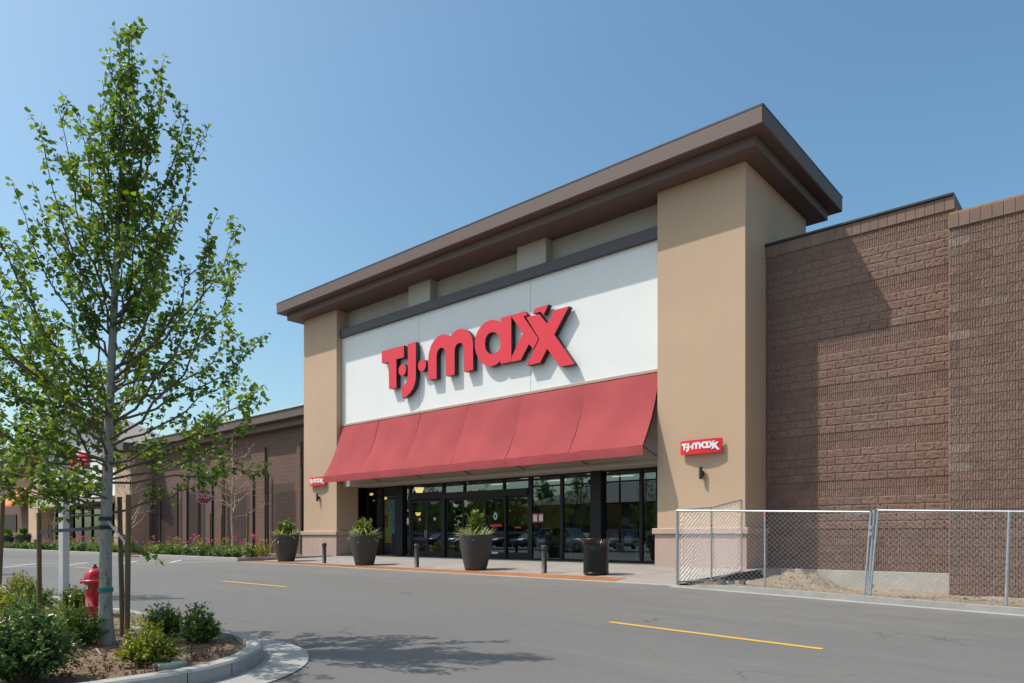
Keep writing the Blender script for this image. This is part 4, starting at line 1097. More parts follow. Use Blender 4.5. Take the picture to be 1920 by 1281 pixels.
# ================================================================== plants
LEAFS = {
 'maple': ([(0, 0), (.12, .38), (.42, .50), (.62, .30), (1, 0), (.62, -.30), (.42, -.50), (.12, -.38)], [(0, 1, 2, 3, 4), (0, 4, 5, 6, 7)]),
 'oval': ([(0, 0), (.35, .26), (.75, .2), (1, 0), (.75, -.2), (.35, -.26)], [(0, 1, 2, 3), (0, 3, 4, 5)]),
 'strap': ([(0, .035), (.5, .06), (1, 0), (.5, -.06), (0, -.035)], [(0, 1, 2, 3, 4)]),
}
def leaf_object(name, P, D, U, S, m, parent, shape='oval', seed=0, lv=None, stuff=True, fold=.25, droop=.12):
    """one mesh of many thin leaves; every leaf has its own tone in attribute lv"""
    P = np.asarray(P, float); D = np.asarray(D, float); U = np.asarray(U, float); S = np.asarray(S, float)[:, None]
    D = D / (np.linalg.norm(D, axis=1, keepdims=True) + 1e-9)
    Wd = np.cross(U, D); Wd /= (np.linalg.norm(Wd, axis=1, keepdims=True) + 1e-9); U = np.cross(D, Wd)
    pts, fc = LEAFS[shape]; k = len(pts); n = len(P)
    V = np.zeros((n, k, 3))
    for i, (a, c) in enumerate(pts): V[:, i, :] = P + S * (a * D + c * Wd + (fold * abs(c) - droop * a * a) * U)
    V = V.reshape(-1, 3)
    off = root_loc(parent) if parent is not None else Vector((0, 0, 0)); V -= np.array(off)
    me = bpy.data.meshes.new(name); fl = np.array([i for f in fc for i in f]); ls = [len(f) for f in fc]
    loops = (np.arange(n)[:, None] * k + fl[None, :]).ravel(); tot = np.tile(ls, n)
    me.vertices.add(len(V)); me.vertices.foreach_set('co', V.ravel())
    me.loops.add(len(loops)); me.loops.foreach_set('vertex_index', loops.astype(np.int32))
    me.polygons.add(len(tot)); st = np.concatenate([[0], np.cumsum(tot)[:-1]])
    me.polygons.foreach_set('loop_start', st.astype(np.int32)); me.polygons.foreach_set('loop_total', tot.astype(np.int32))
    me.update(calc_edges=True); me.validate()
    r = np.random.default_rng(seed); val = r.random(n) if lv is None else np.asarray(lv)
    a = me.attributes.new('lv', 'FLOAT', 'POINT'); a.data.foreach_set('value', np.repeat(val, k).astype(np.float32))
    me.materials.append(m)
    o = link(name, me, parent)
    if stuff: o['kind'] = 'stuff'
    return o
def rv(r, s=1.0): return Vector((r.gauss(0, s), r.gauss(0, s), r.gauss(0, s)))
def tp(px, py, t):
    a = (px - 960) / FPX; xy = (FW + RT * a) * t
    return Vector((xy[0], xy[1], CAMZ + (HORIZON - py) / FPX * t))
def bez(p0, p1, p2, n):
    return [p0 * (1 - u) ** 2 + p1 * 2 * u * (1 - u) + p2 * u * u for u in (i / n for i in range(n + 1))]
def grow_tree(root, trunk, tr0, limbs, r, leafm, shape, leafsize, twig_step=.11, twig_len=(.18, .42), leaf_gap=.034, leaf_mult=1.0, barkm=None, twigm=None, bare=.22, lean_up=.35, seed=1, twig_r=.0035, limb_r=.011, clump=False):
    """trunk: list of points; limbs: list of (trunk index fraction, tip point)"""
    m = len(trunk)
    tb_ = MB(); rad = [max(.008, tr0 * (1 - (i / (m - 1)) ** 1.1 * .95)) for i in range(m)]
    rad[0] = tr0 * 1.45; rad[1] = tr0 * 1.12
    tb_.tube(trunk, rad, 14); tb_.build('trunk', barkm or M_BARK, root)
    tw = MB(); P, D, U, S = [], [], [], []
    def trunk_at(f):
        x = f * (m - 1); i = min(int(x), m - 2); return trunk[i].lerp(trunk[i + 1], x - i), rad[i]
    def put_leaves(path, start, gap, msize):
        L = sum((path[i + 1] - path[i]).length for i in range(len(path) - 1))
        nl = max(1, int(L * (1 - start) / gap * leaf_mult))
        for k in range(nl):
            u = start + (1 - start) * (k + r.random()) / nl
            x = u * (len(path) - 1); i = min(int(x), len(path) - 2); p = path[i].lerp(path[i + 1], x - i)
            tg = (path[i + 1] - path[i]).normalized()
            d = (tg * .35 + rv(r, .6) + Vector((0, 0, -.15))).normalized()
            up = (Vector((0, 0, 1)) + rv(r, .55)).normalized()
            P.append(p + d * msize * r.uniform(.3, .9)); D.append(d); U.append(up); S.append(msize * r.uniform(.65, 1.25))
    def twigs(path, s0, step, ln, depth=0):
        ph1, ph2 = r.uniform(0, 6.3), r.uniform(5.5, 8.5)
        L = sum((path[i + 1] - path[i]).length for i in range(len(path) - 1)); n = max(2, int(L * (1 - s0) / step))
        for k in range(n):
            u = s0 + (1 - s0) * (k + r.random() * .9) / n; x = min(u, .999) * (len(path) - 1); i = min(int(x), len(path) - 2)
            p = path[i].lerp(path[i + 1], x - i); tg = (path[i + 1] - path[i]).normalized()
            if clump and depth == 0 and math.sin(ph1 + ph2 * u * L * 1.3) < -.4: continue
            sd_ = rv(r); sd_ = (sd_ - tg * sd_.dot(tg)).normalized()
            d = (tg * .75 + sd_ * .75 + Vector((0, 0, lean_up * .5))).normalized()
            l = r.uniform(*ln) * (1.15 - .45 * u)
            q = p + d * l; c = p + d * l * .5 + rv(r, l * .06) - Vector((0, 0, l * .06))
            pp = bez(p, c, q + Vector((0, 0, l * lean_up * .3)), 4)
            tw.tube(pp, [twig_r * 1.2, twig_r, twig_r * .8, twig_r * .6, twig_r * .35], 4, cap=False)
            put_leaves(pp, .15, leaf_gap, leafsize)
            if depth == 0 and l > ln[0] * 1.5 and r.random() < .55: twigs(pp, .3, step * 1.3, (ln[0] * .5, ln[1] * .55), 1)
    lm = MB()
    for (f, tip, up) in limbs:
        p0, rr_ = trunk_at(f); dv = tip - p0; hz = Vector((dv.x, dv.y, 0))
        c = p0 + hz * (.72 - .08 * up) + Vector((0, 0, dv.z * (.22 + .16 * (1 - up))))
        path = bez(p0, c, tip, 10); L = dv.length
        for i in range(1, 10): path[i] += rv(r, .008 + .006 * L)
        r0 = min(rr_ * .62, limb_r * (.6 + .45 * L))
        lm.tube(path, [max(twig_r * .8, r0 * (1 - .86 * i / 10)) for i in range(11)], 7, cap=False)
        twigs(path, bare, twig_step, twig_len); put_leaves(path, .45, leaf_gap * 1.6, leafsize)
    twigs(trunk[int(m * .62):], .3, twig_step * .8, twig_len)
    lm.build('limbs', barkm and twigm or M_TWIG, root); o = tw.build('twigs', twigm or M_TWIG, root); o['kind'] = 'stuff'
    if leafm is not None and P: leaf_object('foliage', P, D, U, S, leafm, root, shape, seed)
    return len(P)

# ---- the street tree in the island
r = random.Random(11)
TT = 7.2; tbp = tp(200, 1205, TT); tbp.z = zsoil(tbp.x, tbp.y)
tree = thing('street_tree', 'tall young green tree with mottled grey trunk in the island', 'tree', tbp)
tpx = [(200, 1212), (199, 1188), (198, 1130), (198, 1060), (199, 980), (201, 900), (203, 820), (206, 740), (210, 660), (214, 580), (217, 500), (221, 420), (226, 340), (231, 260), (236, 190), (241, 125), (244, 60)]
trunk = [tp(x, y, TT) for x, y in tpx]; trunk[0].z = tbp.z - .03
top = trunk[-1].z
def frac(py):   # trunk fraction at an image row
    ys = [y for x, y in tpx]
    for i in range(len(ys) - 1):
        if ys[i] >= py >= ys[i + 1]: return (i + (ys[i] - py) / (ys[i] - ys[i + 1])) / (len(ys) - 1)
    return .99
limbs = []
side = [  # tip x, tip y, start row
 (352, 195, 430), (372, 262, 470), (340, 300, 520), (408, 398, 590), (395, 470, 640), (447, 488, 700), (428, 585, 740), (490, 634, 790), (455, 660, 840), (492, 722, 870), (470, 790, 900), (505, 872, 905),
 (108, 198, 560), (148, 212, 480), (78, 252, 600), (28, 358, 680), (60, 340, 640), (8, 425, 720), (-30, 470, 760), (-45, 560, 800), (20, 520, 740), (-60, 640, 840), (-20, 610, 790), (-60, 740, 900), (10, 700, 850), (-40, 830, 930), (40, 800, 900), (0, 900, 955), (70, 880, 930), (110, 960, 965),
 (206, 104, 280), (298, 128, 330), (192, 150, 340), (188, 195, 380), (305, 160, 360), (250, 52, 240), (228, 70, 260), (285, 180, 400), (165, 290, 470), (255, 250, 520), (272, 330, 600), (195, 320, 560), (178, 400, 640), (250, 430, 640), (235, 150, 420), (262, 140, 430), (330, 400, 560), (120, 400, 600), (300, 480, 620), (160, 480, 620)]
for (x, y, s) in side:
    dx = abs(x - 215) / 184.
    if y < 520: s = min(870, max(s, y + 230 + .55 * abs(x - 215)) + r.uniform(-25, 25))
    limbs.append((frac(s), tp(x, y, TT + r.uniform(-.6, .6) * dx), .8 if y < 500 else .45))
for k in range(26):     # towards and away from the camera
    s = r.uniform(400, 950); f = frac(s); p0 = trunk[min(int(f * 16), 15)]
    rad = (1.8 if s > 700 else 1.8 * (s - 100) / 600) * r.uniform(.6, 1.0)
    a = r.choice((1, -1)) * r.uniform(.5, 1.0); b_ = r.uniform(-.6, .6)
    h = FW * a * rad + RT * b_ * rad
    limbs.append((f, p0 + Vector((h[0], h[1], rad * r.uniform(.55, 1.3))), .55))
for k in range(22):     # low spreading limbs all round
    s = r.uniform(740, 965); f = frac(s); p0 = trunk[min(int(f * 16), 15)]; a = r.uniform(0, 6.28)
    if math.cos(a) > .55 and s > 880: a += math.pi
    rad = r.uniform(.8, 1.5); h = RT * math.cos(a) * rad + FW * math.sin(a) * rad
    limbs.append((f, p0 + Vector((h[0], h[1], rad * r.uniform(.15, .7))), .35))
nl = grow_tree(tree, trunk, .068, limbs, r, L_TREE, 'maple', .053, twig_step=.060, twig_len=(.08, .25), leaf_gap=.0185, seed=4, lean_up=.5, limb_r=.0105, clump=True, bare=.2)
# a small drooping spray at the foot of the crown on the right
P, D, U, S = [], [], [], []
b = MB(); pth = bez(tp(215, 985, TT), tp(240, 1020, TT - .1), tp(302, 1052, TT - .2), 8); b.tube(pth, .004, 5)
for k in range(20):
    p = pth[3 + k % 6] + rv(r, .02); P.append(p); D.append(rv(r) + Vector((0, 0, -.6))); U.append(rv(r) + Vector((0, 0, 1))); S.append(.06)
b.build('low_twig', M_TWIG, tree); leaf_object('low_foliage', P, D, U, S, L_TREE, tree, 'maple', 9)
M_GREENT = mat('green_tape', (.01, .22, .17), .5, .05, 3, 60, 0, .001)
q = tp(198, 1106, TT); MB().lathe([(.0705, -.022), (.0709, .022)], 20, q).build('ribbon', M_GREENT, tree)
# ---- second tree, mostly out of frame on the left
r2 = random.Random(5); b2 = Vector((-16.4, 2.75, zsoil(-16.4, 2.75)))
tree2 = thing('street_tree', 'green tree reaching in from the left edge of the frame', 'tree', b2)
trk2 = [b2 + Vector((.02 * math.sin(i * .9) - .01 * i, .02 * math.cos(i), -.03 + 6.6 * i / 15)) for i in range(16)]
lim2 = []
for k in range(52):
    f = r2.uniform(.2, .92); p0 = trk2[min(int(f * 15), 14)]; a = r2.uniform(0, 2 * math.pi)
    rad = (1.85 * (1.02 - f) ** .75) * r2.uniform(.7, 1.05); lim2.append((f, p0 + Vector((rad * math.cos(a), rad * math.sin(a), rad * r2.uniform(.5, 1.2))), .55))
grow_tree(tree2, trk2, .07, lim2, r2, L_TREE, 'maple', .06, twig_step=.11, leaf_gap=.022, seed=6)
# ---- stakes and straps
M_STRB = mat('dark_strap', (.03, .035, .04), .6, .1, 3, 60, 0, .001); M_STRW = mat('grey_strap', (.45, .46, .46), .6, .1, 3, 60, 0, .001)
def stake(px, py, t, pyt, lab, dxt=0, rad=.027):
    p = tp(px, py, t); p.z = zsoil(p.x, p.y) - .1; q = tp(px + dxt, pyt, t)
    o = thing('tree_stake', lab, 'stake', p); MB().tube([p, p.lerp(q, .5) + Vector((.004, 0, 0)), q], [rad, rad * .97, rad * .93], 10).build('pole', M_STAKE, o); return p, q
s1 = stake(237, 1222, 6.75, 928, 'front wooden stake right of the tree trunk', 4)
s2 = stake(230, 1198, 7.7, 932, 'rear wooden stake right of the tree trunk', -6)
s3 = stake(74, 1172, 8.2, 962, 'wooden stake left of the white post', -1)
s4 = stake(-2, 1085, 13.6, 930, 'wooden stake at the left edge of the frame', 8, .04)
def strap(lab, pts, m2):
    o = thing('tree_strap', lab, 'strap', pts[0]); b = MB()
    for i in range(len(pts) - 1):
        a, c = pts[i], pts[i + 1]; w = Vector((0, 0, .018)); b.add([a - w, c - w, c + w, a + w], [(0, 1, 2, 3)])
        n = Vector((.003, .003, 0)); b.add([a - w + n, a + w + n, c + w + n, c - w + n], [(0, 1, 2, 3)])
    b.build('webbing', m2, o)
    MB().lathe([(.066, -.02), (.066, .02)], 18, tuple(pts[-1])).build('trunk_loop', M_STRB, o)
strap('dark strap tying the trunk to the left stake', [tp(74, 997, 8.17), tp(130, 994, 7.7), tp(198, 989, TT)], M_STRB)
strap('grey strap running from the trunk down to the right stakes', [tp(239, 1022, 6.76), tp(220, 1000, 6.98), tp(198, 973, TT)], M_STRW)
M_PIPE = mat('faded_pink_pipe', (.34, .24, .21), .7, .1, 5, 60, 0, .001)

# ---- shrubs
def shrub(name, lab, cat, base, rx, rz, n_stems, per, size, m, seed, shape='oval', group=None, low=.12, stemm=None, rise=.15, extra=None):
    r = random.Random(seed); o = thing(name, lab, cat, base, group=group)
    P, D, U, S = [], [], [], []; st = MB(); B = Vector(base)
    for k in range(n_stems):
        a = r.uniform(0, 2 * math.pi); e = math.asin(r.uniform(low, 1.0)); q = r.uniform(.62, 1.08)
        tip = B + Vector((rx * q * math.cos(e) * math.cos(a), rx * q * math.cos(e) * math.sin(a), rz * q * (math.sin(e) * .92 + .08)))
        foot = B + Vector((rx * .18 * math.cos(a), rx * .18 * math.sin(a), -.02))
        c = foot.lerp(tip, .5) + Vector((0, 0, rise * rz)); pp = bez(foot, c, tip, 5)
        st.tube(pp, [.006, .005, .004, .003, .002, .0015], 4, cap=False)
        for j in range(per):
            u = .25 + .75 * (j + r.random()) / per; x = min(u, .999) * 5; i = int(x); p = pp[i].lerp(pp[i + 1], x - i)
            tg = (pp[i + 1] - pp[i]).normalized(); d = (tg * .7 + rv(r, .6)).normalized()
            P.append(p + rv(r, size * .35)); D.append(d); U.append((Vector((0, 0, 1)) + (p - B).normalized() * .5 + rv(r, .4))); S.append(size * r.uniform(.6, 1.2))
    st.build('stems', stemm or M_TWIG, o); leaf_object('foliage', P, D, U, S, m, o, shape, seed)
    return o
def at_soil(px, py): return onground(px, py, zsoil)
isl = [  # px, base row, half width px, height px, material, label
 (45, 1285, 88, 150, L_DARKSH, .045, 'large dark glossy shrub in the lower left corner'),
 (148, 1212, 62, 76, L_SHRUB, .036, 'green shrub left of the tree trunk below the hydrant'),
 (-12, 1236, 75, 95, L_SHRUB2, .036, 'yellow green shrub cut by the left edge behind the big shrub'),
 (38, 1138, 34, 58, L_SHRUB2, .036, 'yellow green shrub beside the left stake near the road'),
 (60, 1150, 40, 48, L_SHRUB, .036, 'dark green shrub beside the left stake'),
 (10, 1165, 40, 50, L_SHRUB2, .036, 'low yellow green shrub at the left edge'),
 (140, 1156, 32, 50, L_SHRUB, .034, 'green shrub between the white post and the hydrant'),
 (310, 1200, 36, 60, L_SHRUB, .034, 'upright green shrub right of the stakes'),
 (374, 1212, 36, 68, L_SHRUB, .034, 'green shrub nearest the island tip'),
 (282, 1252, 52, 72, L_SHRUB2, .034, 'bright yellow green shrub in front of the right stakes'),
 (95, 1190, 34, 40, L_SHRUB2, .034, 'small yellow green shrub at the foot of the white post')]
for i, (px, py, hw, hp, m, ls_, lab) in enumerate(isl):
    p = at_soil(px, py - 6); t = (p.x * FW[0] + p.y * FW[1]); s = t / FPX
    shrub('shrub', lab, 'shrub', p, hw * s * 1.1, hp * s * 1.08, 130 if i == 0 else 110, 34 if i == 0 else 28, ls_ * (1.2 if i == 0 else 1.1), m, 50 + i, group='shrubs in the island')
# sparse trailing plants and reddish ground cover: uncountable
r = random.Random(21); P, D, U, S = [], [], [], []; st = MB()
for k in range(95):
    if k < 55: c = at_soil(r.uniform(90, 330), r.uniform(1225, 1278))
    elif k < 80: c = at_soil(r.uniform(330, 440), r.uniform(1205, 1240))
    else: c = at_soil(r.uniform(110, 260), r.uniform(1190, 1225))
    if not inside(c.x, c.y): continue
    for j in range(5):
        d = (rv(r, .5) + Vector((0, 0, .8))).normalized(); l = r.uniform(.04, .11); q = c + d * l; st.tube([c - Vector((0, 0, .01)), q], .0015, 3, cap=False)
        for n in range(7): P.append(c.lerp(q, r.uniform(.2, 1))); D.append(rv(r) + Vector((0, 0, .4))); U.append(rv(r, .5) + Vector((0, 0, 1))); S.append(r.uniform(.012, .024))
o = leaf_object('ground_cover', P, D, U, S, L_REDG, None, 'oval', 3); tag(o, 'sparse purple brown ground cover on the island soil', 'ground cover')
P, D, U, S = [], [], [], []
for k in range(120):
    c = at_soil(r.uniform(238, 300), r.uniform(1158, 1182))
    for n in range(7): P.append(c + rv(r, .03) + Vector((0, 0, .03))); D.append(rv(r) + Vector((0, 0, .7))); U.append(rv(r, .5) + Vector((0, 0, 1))); S.append(r.uniform(.03, .06))
o = leaf_object('grass_tuft', P, D, U, S, L_SHRUB, None, 'strap', 4); tag(o, 'patch of low grassy plants by the far island kerb', 'grass')
# pebbles on the soil
b = MB(); r = random.Random(8)
for k in range(420):
    c = at_soil(r.uniform(60, 450), r.uniform(1165, 1281))
    if inside(c.x, c.y): rock(b, c.x, c.y, zsoil(c.x, c.y), r.choice((.006, .009, .012, .02)), r)
o = b.build('soil_clods', M_SOIL); tag(o, 'small clods of earth scattered on the island soil', 'soil clods', kind='stuff')

# ---- hydrant
hp_ = tp(178, 1166, 9.3); hp_.z = zsoil(hp_.x, hp_.y) - .02
hy = thing('fire_hydrant', 'red fire hydrant standing behind the tree trunk', 'fire hydrant', hp_, 0.0)
HZ = .0
MB().lathe([(.0, 0), (.16, 0), (.16, .04), (.118, .05), (.118, .13), (.150, .14), (.150, .165), (.112, .175), (.108, .30), (.110, .40), (.112, .455)], 28).build('barrel', M_HYD, hy, False)
MB().lathe([(.112, .455), (.172, .46), (.174, .485), (.165, .50), (.128, .505)], 28).build('bonnet_flange', M_HYD, hy, False)
bn = MB(); v = []; f = []; nn = 48; pr = [(.128, .505), (.124, .545), (.112, .585), (.088, .62), (.056, .643), (.03, .65), (.001, .652)]
for (rad, z) in pr:
    for k in range(nn):
        a = 2 * math.pi * k / nn; q = 1 + .06 * max(0, math.cos(8 * a)) ** 3 * (1 if .03 < rad else 0); v.append((rad * q * math.cos(a), rad * q * math.sin(a), z))
for i in range(len(pr) - 1):
    for k in range(nn): f.append((i * nn + k, i * nn + (k + 1) % nn, (i + 1) * nn + (k + 1) % nn, (i + 1) * nn + k))
bn.add(v, f, True).build('bonnet', M_HYD, hy, False)
MB().lathe([(.035, .648), (.035, .665), (.021, .668), (.019, .70), (.001, .702)], 5, smooth=False).build('operating_nut', M_RUST, hy, False)
def nozzle(nm, ax, L, rad, z):
    d = Vector(ax); b = MB(); p = Vector((0, 0, z))
    b.tube([p + d * .09, p + d * (.12 + L * .3)], [rad * .82, rad * .8], 16); b.tube([p + d * (.12 + L * .3), p + d * (.12 + L)], [rad, rad * .96], 16)
    o = b.build(nm, M_HYD, hy, False); MB().tube([p + d * (.12 + L), p + d * (.155 + L)], [.022, .018], 5, smooth=False).build('cap_nut', M_HYD, o, False); return o
aR = math.atan2(RT[1], RT[0])
nozzle('pumper_nozzle', (math.cos(aR - .95), math.sin(aR - .95), 0), .05, .068, .33); nozzle('hose_nozzle', (math.cos(aR + .15), math.sin(aR + .15), 0), .05, .046, .34); nozzle('hose_nozzle', (math.cos(aR + 1.9), math.sin(aR + 1.9), 0), .05, .046, .34)
for k in range(8):
    a = 2 * math.pi * (k + .5) / 8; MB().tube([(.152 * math.cos(a), .152 * math.sin(a), .445), (.152 * math.cos(a), .152 * math.sin(a), .512)], .010, 6, smooth=False).build('flange_bolt', M_HYD, hy, False)
fwl = Vector((FW[0], FW[1], 0)); rz = 0.0
dcam = Vector((-FW[0], -FW[1], 0)); dcam = (Vector((math.cos(rz) * dcam.x - math.sin(rz) * dcam.y, math.sin(rz) * dcam.x + math.cos(rz) * dcam.y, 0)))
tn = Vector((-dcam.y, dcam.x, 0))
nc = (dcam * .95 - tn * .42).normalized(); tt = Vector((-nc.y, nc.x, 0)); c = nc * .1135 + Vector((0, 0, .405))
MB().add([c - tt * .024 - Vector((0, 0, .026)), c + tt * .024 - Vector((0, 0, .026)), c + tt * .024 + Vector((0, 0, .026)), c - tt * .024 + Vector((0, 0, .026))], [(0, 1, 2, 3)]).build('number_tag', M_PAPER, hy, False)
# ---- white square post
wp = tp(120, 1152, 9.9); wp.z = zsoil(wp.x, wp.y)
o = thing('sign_post', 'pale square metal post standing in the island left of the tree', 'post', wp, R(20))
MB().bbox(-.05, .05, -.05, .05, -.1, 2.72, b=.008).build('post_tube', M_GALVP, o, False); MB().bbox(-.054, .054, -.054, .054, 2.722, 2.745, b=.006).build('post_cap', M_GALVP, o, False)
# valve lid, stub of pipe, small plates
c = at_soil(318, 1250); o = thing('valve_lid', 'round green plastic valve lid in the soil by the kerb', 'lid', (c.x, c.y, zsoil(c.x, c.y) + .01))
MB().lathe([(.001, .03), (.12, .032), (.125, .026), (.135, .026), (.14, .0), (.14, -.05)], 28).build('lid', M_GREENLID, o, False)
MB().bbox(-.03, .03, -.012, .012, .03, .036, b=.003).build('key_slot', M_DARK, o, False)
c = at_soil(172, 1222); c2 = at_soil(190, 1230)
o = MB().tube([(c.x, c.y, c.z + .005), ((c.x + c2.x) / 2, (c.y + c2.y) / 2, c.z + .04), (c2.x, c2.y, c2.z + .008)], .009, 8).build('irrigation_pipe', M_PIPE); tag(o, 'short pale irrigation pipe lying on the soil before the tree', 'pipe')
c = at_soil(184, 1210); o = MB().tube([(c.x, c.y, c.z - .02), (c.x + .01, c.y, c.z + .06)], .012, 6).build('marker_stub', M_ORANGE); tag(o, 'orange marker stub at the foot of the trunk', 'marker')
c = at_soil(250, 1180); box('utility_lid', M_CURB, None, c.x - .14, c.x + .14, c.y - .1, c.y + .1, c.z - .05, c.z + .02, b=.008); tag(bpy.data.objects['utility_lid'], 'small concrete utility lid behind the right stakes', 'lid')
c = at_soil(90, 1160); o = box('utility_lid', M_CURB, None, c.x - .25, c.x + .25, c.y - .16, c.y + .16, c.z - .05, c.z + .025, b=.01); tag(o, 'concrete utility lid at the foot of the white post', 'lid')

# ---- planters
def planter_at(px, Y, lab, kind, seed, group='charcoal planters', zf=None):
    c = at(px, 1000, Y=Y); z = (zf if zf is not None else sw(c.x, Y))
    o = thing('planter', lab, 'planter', (c.x, Y, z), group=group)
    prof = [(.001, 0), (.34, 0), (.352, .012), (.375, .1), (.43, .34), (.49, .62), (.535, .88), (.56, 1.10), (.565, 1.15), (.555, 1.165), (.525, 1.165), (.515, 1.14), (.505, 1.03)]
    MB().lathe(prof, 44).build('pot', M_FPOT, o, False)
    MB().lathe([(.001, 1.09), (.25, 1.085), (.512, 1.06)], 24).build('soil', M_MULCH, o, False)
    r = random.Random(seed); B = Vector((c.x, Y, z + 1.08)); P, D, U, S = [], [], [], []; st = MB()
    ns = 44 if kind == 0 else (26 if kind == 1 else 15); hh = (.78, .95, 1.25)[kind]
    for k in range(ns):
        a = r.uniform(0, 6.28); q = r.uniform(0, .26); h = hh * r.uniform(.45, 1.0) * (1.0 - q * .8)
        foot = B + Vector((q * .7 * math.cos(a), q * .7 * math.sin(a), 0)); tip = B + Vector((q * 1.5 * math.cos(a), q * 1.5 * math.sin(a), h)); pp = bez(foot, foot.lerp(tip, .5) + rv(r, .03), tip, 6)
        st.tube(pp, .005, 4, cap=False)
        for j in range(26 if kind == 0 else 20):
            u = .2 + .8 * (j + r.random()) / 26; x = min(u, .999) * 6; i = int(x); p = pp[i].lerp(pp[i + 1], x - i); d = (Vector((0, 0, .6)) + rv(r, .7)).normalized()
            P.append(p); D.append(d); U.append(Vector((0, 0, 1)) + rv(r, .5)); S.append(r.uniform(.10, .17))
    st.build('stems', M_TWIG, o); leaf_object('upright_foliage', P, D, U, S, L_REDTIP, o, 'oval', seed)
    P, D, U, S = [], [], [], []
    for k in range(14):
        a = r.uniform(0, 6.28); q = r.uniform(.2, .42); f0 = B + Vector((q * math.cos(a), q * math.sin(a), -.02))
        for j in range(18):
            d = (Vector((math.cos(a), math.sin(a), 0)) * .35 + rv(r, .5) + Vector((0, 0, .75))).normalized(); P.append(f0); D.append(d); U.append(Vector((0, 0, 1)) - d * .3 + rv(r, .2)); S.append(r.uniform(.28, .52))
    leaf_object('strap_foliage', P, D, U, S, L_PALE, o, 'strap', seed + 1, droop=.35)
    return o
planter_at(536.5, 16.75, 'charcoal planter with a dense bushy plant beside the rose bed', 0, 71)
planter_at(683.5, 16.6, 'charcoal planter left of the swing doors, middle of the three', 1, 72)
planter_at(892, 16.6, 'charcoal planter with tall loose red-tipped plant before the sliding doors', 2, 73)
planter_at(43.5, 16.4, 'charcoal planter at the far left, right one of the pair', 0, 74, zf=.04)
planter_at(12, 16.4, 'charcoal planter cut by the left edge of the frame', 0, 75, zf=.04)
# ---- bollards
def bollard(px, Y, lab, z=None):
    c = at(px, 1000, Y=Y); o = thing('bollard', lab, 'bollard', (c.x, Y, sw(c.x, Y) if z is None else z), group='short dark bollards')
    MB().lathe([(.001, 0), (.085, 0), (.085, .02), (.08, .022), (.08, .70)], 22).build('shaft', M_BOLL, o, False)
    MB().lathe([(.081, .70), (.096, .702), (.098, .72), (.098, .80), (.092, .826), (.05, .835), (.001, .836)], 22).build('cap', M_BOLL, o, False)
bollard(608, 16.62, 'short dark bollard left of the middle planter'); bollard(781.5, 16.6, 'short dark bollard between the middle and right planters'); bollard(1020.5, 16.55, 'short dark bollard left of the trash can')
bollard(67, 16.5, 'far bollard right of the left planters', .04); bollard(32, 17.4, 'far bollard between the two left planters', .04)
# ---- trash can
c = at(1117.5, 1000, Y=16.72); tz = sw(c.x, 16.72)
can = thing('trash_can', 'black slatted metal trash can with flared rim on the sidewalk', 'trash can', (c.x, 16.72, tz))
rc = .36; H = 1.02
sl = MB(); pr = [(rc, .05), (rc, .12), (rc, .5), (rc, .82), (rc + .012, .90), (rc + .05, .96), (rc + .10, H)]
ns = 36; w = .024; v = []
for i in range(len(pr)):
    rr_, z = pr[i]; ww = w * (1 + .25 * (i > 4)); v += [(rr_, -ww, z), (rr_, ww, z), (rr_ - .008, ww, z), (rr_ - .008, -ww, z)]
f = []
for i in range(len(pr) - 1):
    for k in range(4): f.append((i * 4 + k, i * 4 + (k + 1) % 4, (i + 1) * 4 + (k + 1) % 4, (i + 1) * 4 + k))
sl.add(v, f); s0 = sl.build('slat', M_CANB, can, False)
for k in range(ns):
    o = s0 if k == 0 else link('slat', s0.data, can); o.rotation_euler = (0, 0, 2 * math.pi * k / ns)
for (rad, z, q) in ((rc + .10, H, .018), (rc + .004, .84, .012), (rc - .006, .06, .02), (rc - .012, .45, .01)):
    MB().tube([(rad * math.cos(2 * math.pi * k / 40), rad * math.sin(2 * math.pi * k / 40), z) for k in range(41)], q, 8).build('ring', M_CANB, can, False)
MB().lathe([(.001, .03), (rc - .06, .03), (rc - .05, .80), (rc - .075, .80), (rc - .085, .1)], 30).build('liner', M_BLACK, can, False)
MB().lathe([(.001, .0), (rc - .03, .0), (rc - .03, .04), (.001, .041)], 30).build('base_plate', M_CANB, can, False)

# ---- temporary chain link fence
def chain(a, c, zb0, zt0, zb1, zt1, seed, bow=0.0):
    """diamond wire between two posts; a, c are ground points"""
    r = random.Random(seed); a = Vector((a[0], a[1], 0)); c = Vector((c[0], c[1], 0)); L = (c - a).length; d = (c - a) / L; nrm = Vector((-d.y, d.x, 0))
    H = max(zt0 - zb0, zt1 - zb1); pw, ph = .118, .112; b = MB(); slope = ph / pw
    for s_ in (1, -1):
        k0 = -int(H / ph) - 2
        for k in range(k0, int(L / pw) + int(H / ph) + 3):
            x0 = k * pw
            pts = []
            for j in range(13):
                h = H * j / 12; x = x0 + s_ * h / slope
                if s_ < 0: x = x0 - h / slope + 0
                if -1e-6 <= x <= L:
                    u = x / L; zb = zb0 + (zb1 - zb0) * u; zt = zt0 + (zt1 - zt0) * u
                    p = a + d * x + nrm * (.004 * s_ + bow * math.sin(math.pi * u) * (h / H)) ; pts.append((p.x + .002 * r.uniform(-1, 1), p.y, zb + (zt - zb) * h / H - .02 + .003 * r.uniform(-1, 1)))
            if len(pts) >= 2: b.tube(pts, .0026, 3, cap=False, smooth=False)
    return b
def fpole(nm, p, q, o, rad=.022, m=None): return MB().tube([p, q], rad, 10).build(nm, m or M_GALV, o)
YF = 15.66
def fx(px): return at(px, 1000, Y=YF).x
xa, xm, xb, xc_, xd = fx(1269), fx(1434), fx(1631), fx(1645), fx(1886); xe = xc_ + (xd - xc_) * 1.75
